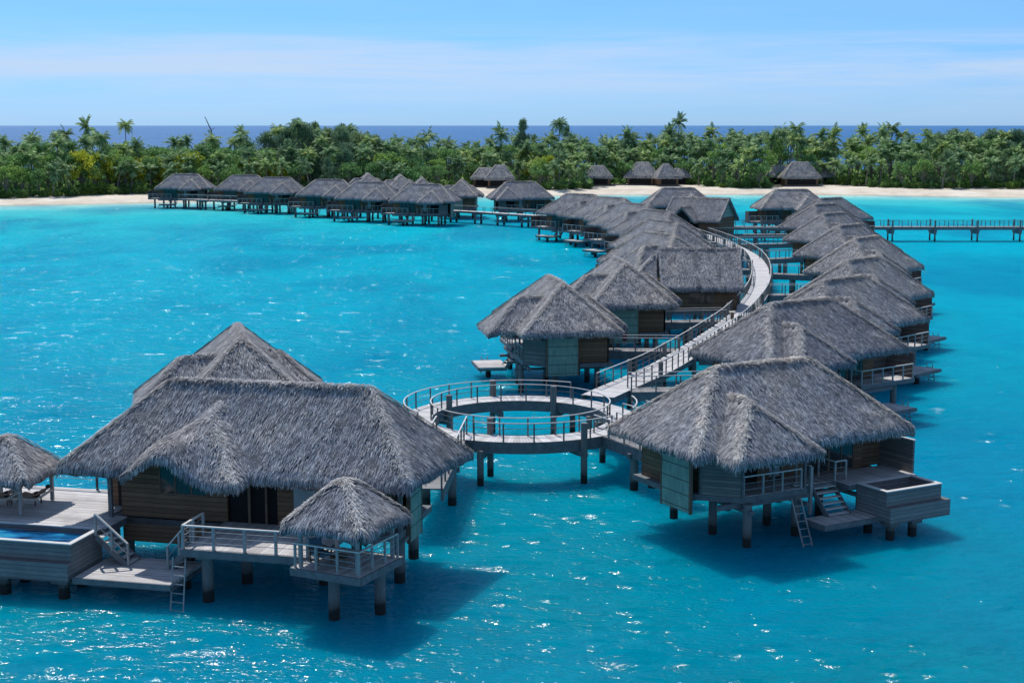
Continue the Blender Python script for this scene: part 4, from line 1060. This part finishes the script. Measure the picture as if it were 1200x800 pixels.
# stand-out trees against the ocean
stand = [(108,143,0,'p','tall palm at the left whose broad crown breaks the ocean horizon'),(152,140,6,'p','slim palm left of the far bungalows, alone against the ocean, higher than its neighbours'),
 (84,151,1,'p','shorter palm just left of the broad-crowned tall palm at the left'),(287,150,4,'p','dark palm standing up between the leaning bare trunk and the big feathery tree'),
 (508,152,2,'p','palm with a round crown left of the gap in the middle of the treeline'),(586,152,5,'p','palm just left of the tallest dark tree in the middle'),
 (653,138,6,'p','small-crowned palm poking above the horizon right of the tallest dark tree'),(731,153,3,'p','wide palm crown between the middle trees and the tall palm over the beach cabins'),
 (793,137,4,'p','tallest palm over the beach cabins, above the horizon right of centre'),(779,150,0,'p','palm leaning close on the left of the tallest palm over the beach cabins'),
 (832,148,1,'p','palm to the right of the tallest palm over the beach cabins'),(915,148,2,'p','palm left of the pair over the lone beach pavilion'),
 (932,143,6,'p','taller palm of the pair over the lone beach pavilion'),(959,152,4,'p','palm on the left of the ocean gap at the right'),(975,153,5,'p','thin palm on the right of the ocean gap at the right'),
 (1003,150,0,'p','palm with ragged crown right of the ocean gap'),(1042,143,6,'p','tallest palm of the right-hand grove'),(1028,151,3,'p','palm touching the tallest palm of the right-hand grove on its left'),
 (1088,155,1,'p','palm alone between two gaps in the right-hand grove'),
 (352,139,0,'i','big feathery ironwood tree breaking the horizon left of centre'),(372,141,2,'i','feathery ironwood joined to the right of the biggest one'),(405,144,1,'i','feathery ironwood with a thin crown right of the joined pair'),
 (612,138,2,'i','tallest dark tree in the middle, narrow and layered'),(664,147,1,'i','rounded grey-green tree beneath the small-crowned palm'),(1112,150,0,'i','grey-green feathery tree near the right edge'),(1170,152,2,'i','broad grey-green feathery tree at the right edge'),
 (735,151,1,'i','thin feathery tree behind the wide palm crown')]
for (px,py_,vi,k,lab) in stand:
    D = random.uniform(455,500); x = (px-600)*D/1700; D = max(D, vegfront(x)+15); x = (px-600)*D/1700
    zt = CAMH-(py_+2.5-147)*D/1700
    if k == 'p': s = (zt-1.8-1.2)/PH[vi]; put(palms[vi], x, D, s, lab, 'palm tree', None, 1.0)
    else: s = (zt-1.8)/IH[vi]; put(irons[vi], x, D, s, lab, 'tree', None, 1.05)
    count[k] += 1
for (px, py2, dd, k) in ((338,152,30,1.1),(362,148,26,1.3),(385,152,34,1.2),(402,150,24,1.2),(422,156,30,1.3),(442,160,24,1.1),(460,163,30,1.0),(372,165,14,1.0),(410,168,14,1.1),(1098,158,30,1.1),(1130,156,26,1.2),(1158,153,30,1.4),(1188,154,24,1.3),(1175,166,14,1.1),(655,158,20,1.0)):
    D = vegfront((px-600)*450/1700)+dd; x = (px-600)*D/1700; s_ = (CAMH-(py2-147)*D/1700-1.8)/IH[0]
    put(irons[0 if k > 1.05 else 1], x, D, s_, 'feathery grey-green ironwood tree in the mass of them left of centre' if px < 500 else 'feathery grey-green ironwood tree in the mass of them toward the right', 'tree', 'ironwood trees left of centre' if px < 500 else 'ironwood trees at the right', k)
# leaning bare trunk
D = 470; x = (250-600)*D/1700; dt = empty('dead_palm', (x,D,1.5), 0, 'leaning bare dead trunk sticking up above the treeline at the left', 'dead tree')
hh = CAMH-(137-147)*D/1700-1.5
MB().tube([(1.6,0,0),(1.2,0,hh*.5),(.3,0,hh*.8),(-1.6,0,hh)],[.32,.26,.2,.1],7).build('trunk', M['trunk'], dt)
MB().tube([(.3,0,hh*.8),(1.6,0,hh*.84)],[.12,.04],5).tube([(.9,0,hh*.62),(-.6,.4,hh*.68)],[.12,.04],5).build('branch', M['trunk'], dt)
# the grove in rows
rowsT = [(1,4.4,.50),(7,4.6,.68),(14,4.6,.84),(23,4.6,.98),(34,4.8,1.0),(46,5.4,1.0),(58,6.5,1.0)]
for ri_, (dd, sp, hf) in enumerate(rowsT):
    x = -178-ri_*6
    while x < 178+ri_*6:
        x += sp*random.uniform(.65,1.35); D = vegfront(x)+dd+random.uniform(-2.5,3.5); px = 600+1700*x/D
        if crownless(px, D) or px < -50 or px > 1250: continue
        zt = (CAMH-(skyl(px)+random.uniform(-.5,6)-147)*D/1700-1.8)*hf*random.uniform(.9,1.05)+.6
        if zt < 3: continue
        if ri_ >= 3 and random.random() < .30:
            put(broads[3], x, D, zt*.86/BH[3], LB, 'tree', 'broadleaf trees of the grove', 1.05); count['b'] += 1; continue
        u = random.random(); near_y = (150 < px < 212 or 270 < px < 345) and ri_ in (2,3) 
        if near_y and u < .55: put(yel, x, D, min(zt,9.5)/7.5, 'yellow-green leafy tree glowing among darker palms behind the far left bungalows', 'tree', 'yellow-green trees'); count['y'] += 1
        elif (u < .62 or px > 600 and u < .76) and zt > 4.5 and count['p'] < 298:
            vi = min(range(12), key=lambda k: abs(PH[k]-(zt-1.3))+random.uniform(0,1.6)); put(palms[vi], x, D, max(.3,(zt-1.3)/PH[vi]), LP, 'palm tree', 'palms of the beach grove', random.uniform(.85,1.1)); count['p'] += 1
        elif u > .95 and 300 < px < 480 or (u > .93 and px > 1060):
            vi = random.randrange(3); put(irons[vi], x, D, zt/IH[vi], 'feathery grey-green ironwood tree among the palms behind the beach', 'tree', 'ironwood trees of the grove'); count['i'] += 1
        else:
            vi = 2 if zt < 7 else random.choice((0,1,3)); s = min(zt,11.5)/BH[vi]; put(broads[vi], x, D, s, LB, 'tree', 'broadleaf trees of the grove', max(.8,s)); count['b'] += 1
for (px_, py2, hh_) in ((128,186,7),(143,183,7.5),(160,190,7),(176,186,8),(190,192,7),(203,195,6.5),(101,178,7),(283,187,7),(318,194,7),(330,190,7.5),(345,193,7),(225,180,8),(640,183,7),(623,188,6)):
    D = vegfront((px_-600)*400/1700)+random.uniform(7,11); x = (px_-600)*D/1700; zt = CAMH-(py2-147)*D/1700-1.6
    o = put(yel, x, D, zt/7.5*1.1, 'yellow-green leafy tree glowing among darker palms behind the far left bungalows' if px_ < 400 else 'yellow-green leafy tree below the tallest dark tree in the middle', 'tree', 'yellow-green trees', zt/7.5*.9)
# shrubs along the sand
x = -170
while x < 172:
    x += random.uniform(2.6,5.0); D = vegfront(x)+random.uniform(-2,1); px = 600+1700*x/D
    if crownless(px, D): continue
    vi = random.randrange(3); s = random.uniform(.6,1.15)
    put(shrubs[vi], x, D, s, 'low green shrub at the edge of the sand, foot of the grove', 'shrub', 'shrubs along the beach'); count['s'] += 1
for (px,py_,s) in ((703,214,1.0),(712,215,1.4),(735,214,1.9),(746,214,1.7),(754,213,1.6),(722,213,1.6),(729,215,1.4),(912,215,1.3),(904,214,1.5)):
    x, y = at(px,py_,1.4); put(shrubs[2], x, y, s, 'bushy shrub standing on the open sand before the beach cabins', 'shrub', 'shrubs on the open sand')
print('TREES', count)
for o in [q for q in S.objects if q.parent is None and q.type == 'EMPTY' and 'label' not in q]:
    for ch in list(o.children_recursive): bpy.data.objects.remove(ch)
    bpy.data.objects.remove(o)
# undergrowth mass
n = 26000; X = rng.uniform(-205,205,n); dep = rng.uniform(0,1,n)**1.5*95+3
Y = np.array([vegfront(a) for a in X])+dep; pxs = 600+1700*X/Y
keep = np.array([not crownless(p, y) for p, y in zip(pxs, Y)])
Z = rng.uniform(0.2,1,n)**1.0*(1.6+2.6*np.minimum(dep/20,1.3))+1.2
P = np.stack([X,Y,Z],1)[keep]; n = len(P); A = rng.normal(size=(n,3)); A /= np.linalg.norm(A,axis=1)[:,None]; Bv = np.cross(A, rng.normal(size=(n,3))); Bv /= np.linalg.norm(Bv,axis=1)[:,None]
sz = rng.uniform(.35,.8,n)[:,None]; V, F = quads(P, A*sz, Bv*sz*.6)
tag(np_mesh('undergrowth', V, F, M['leaf']), 'dense green undergrowth filling the foot of the palm grove', 'undergrowth', kind='stuff')

# beach cabins among the trees
def beach_cabin(px, py, D, L, W, zr, lab, ang=0, hip=True):
    x = (px-600)*D/1700; z0 = 1.8
    r = empty('beach_cabin', (x,D,z0), R(ang), lab, 'cabin', 'thatched cabins on the beach')
    e = 2.5; s = (zr-e)/(W/2)
    f = lambda a, b: e+smn([s*(W/2-abs(b)), s*1.25*(L/2-abs(a))], .4)
    thatch_roof('roof', f, [(-L/2,L/2,-W/2,W/2)], r, False, 'cap', step=.45, dens=22, thick=.35, seed=int(px), blade=1.7, caps=[((-L/2,-W/2),(-L/2+W/2.5,0),.35),((L/2,-W/2),(L/2-W/2.5,0),.35)])
    MB().box(-L/2+.9,L/2-.9,-W/2+1.0,W/2-1.0,.0,3.2).build('wall', M['wall'], r)
    MB().box(-L/2+1.6,L/2-1.6,-W/2+.93,-W/2+.99,.3,2.5).build('door', M['dark'], r)
    MB().box(-L/2+.4,L/2-.4,-W/2+.2,W/2-.3,-.3,-.003).build('terrace', M['poolwall'], r)
    return r
beach_cabin(586,0,438,9,8,6.6,'peaked beach cabin standing in the sand gap left of centre')
beach_cabin(569,0,442,9,6.5,5.6,'lower wing-like cabin joined left of the peaked beach cabin in the sand gap')
beach_cabin(700,0,452,9,7,6.0,'low beach cabin half hidden by shrubs left of the twin-peaked ones')
beach_cabin(752,0,455,10,8,7.0,'left cabin of the twin-peaked pair on the open sand', -18)
beach_cabin(779,0,450,8,8,6.6,'right cabin of the twin-peaked pair on the open sand', 12)
beach_cabin(795,0,458,7,6,5.0,'small low cabin right of the twin-peaked pair')
beach_cabin(935,0,450,12,9,7.2,'lone thatched pavilion on the sand behind the right-hand row')
beach_cabin(913,0,460,9,6,6.0,'low cabin roof left behind the lone pavilion')
beach_cabin(959,0,460,9,6,6.2,'low cabin roof right behind the lone pavilion')

# ------------------------------------------------------------------ light, sky, camera
SUN_EL, SUN_AZ = 57.0, -27.0       # azimuth from +Y, negative to the left
sd = Vector((math.sin(R(SUN_AZ))*math.cos(R(SUN_EL)), math.cos(R(SUN_AZ))*math.cos(R(SUN_EL)), math.sin(R(SUN_EL))))
sl = bpy.data.lights.new('sun','SUN'); sl.energy = 4.2; sl.angle = R(.5); sl.color = (1,.965,.92)
so = bpy.data.objects.new('sun', sl); C.objects.link(so); so.rotation_euler = (-sd).to_track_quat('-Z','Y').to_euler(); so.location = (0,0,60)
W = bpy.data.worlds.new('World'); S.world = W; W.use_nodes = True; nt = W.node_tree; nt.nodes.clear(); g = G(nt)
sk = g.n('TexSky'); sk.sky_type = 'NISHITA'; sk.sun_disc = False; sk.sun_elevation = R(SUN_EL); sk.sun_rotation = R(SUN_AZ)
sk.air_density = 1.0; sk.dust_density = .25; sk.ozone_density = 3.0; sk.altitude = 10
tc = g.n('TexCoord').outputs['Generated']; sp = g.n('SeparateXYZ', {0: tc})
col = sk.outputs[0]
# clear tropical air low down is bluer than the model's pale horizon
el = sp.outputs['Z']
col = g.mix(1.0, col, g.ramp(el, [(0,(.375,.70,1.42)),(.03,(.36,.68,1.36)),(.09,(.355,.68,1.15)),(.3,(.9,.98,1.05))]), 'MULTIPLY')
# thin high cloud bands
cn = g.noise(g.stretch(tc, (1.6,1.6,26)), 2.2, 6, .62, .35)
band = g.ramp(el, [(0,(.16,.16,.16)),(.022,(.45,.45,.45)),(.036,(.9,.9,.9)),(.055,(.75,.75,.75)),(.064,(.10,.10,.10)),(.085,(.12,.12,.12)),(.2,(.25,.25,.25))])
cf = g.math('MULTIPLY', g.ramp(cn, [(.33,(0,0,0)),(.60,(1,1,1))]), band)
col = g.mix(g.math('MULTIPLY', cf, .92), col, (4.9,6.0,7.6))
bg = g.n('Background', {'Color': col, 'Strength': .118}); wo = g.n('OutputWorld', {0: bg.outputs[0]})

cam = bpy.data.cameras.new('camera'); co = bpy.data.objects.new('camera', cam); C.objects.link(co)
cam.sensor_width = 36; cam.lens = FPX*36/1200; cam.clip_end = 200000; cam.clip_start = .5
co.location = (0,0,CAMH); co.rotation_euler = (R(90)-math.atan((400-147)/FPX),0,0)
S.camera = co
S.view_settings.view_transform = 'Standard'; S.view_settings.look = 'None'; S.view_settings.exposure = 0.0; S.view_settings.gamma = 1; S.view_settings.use_curve_mapping = False
S.render.resolution_x = 1024; S.render.resolution_y = 682
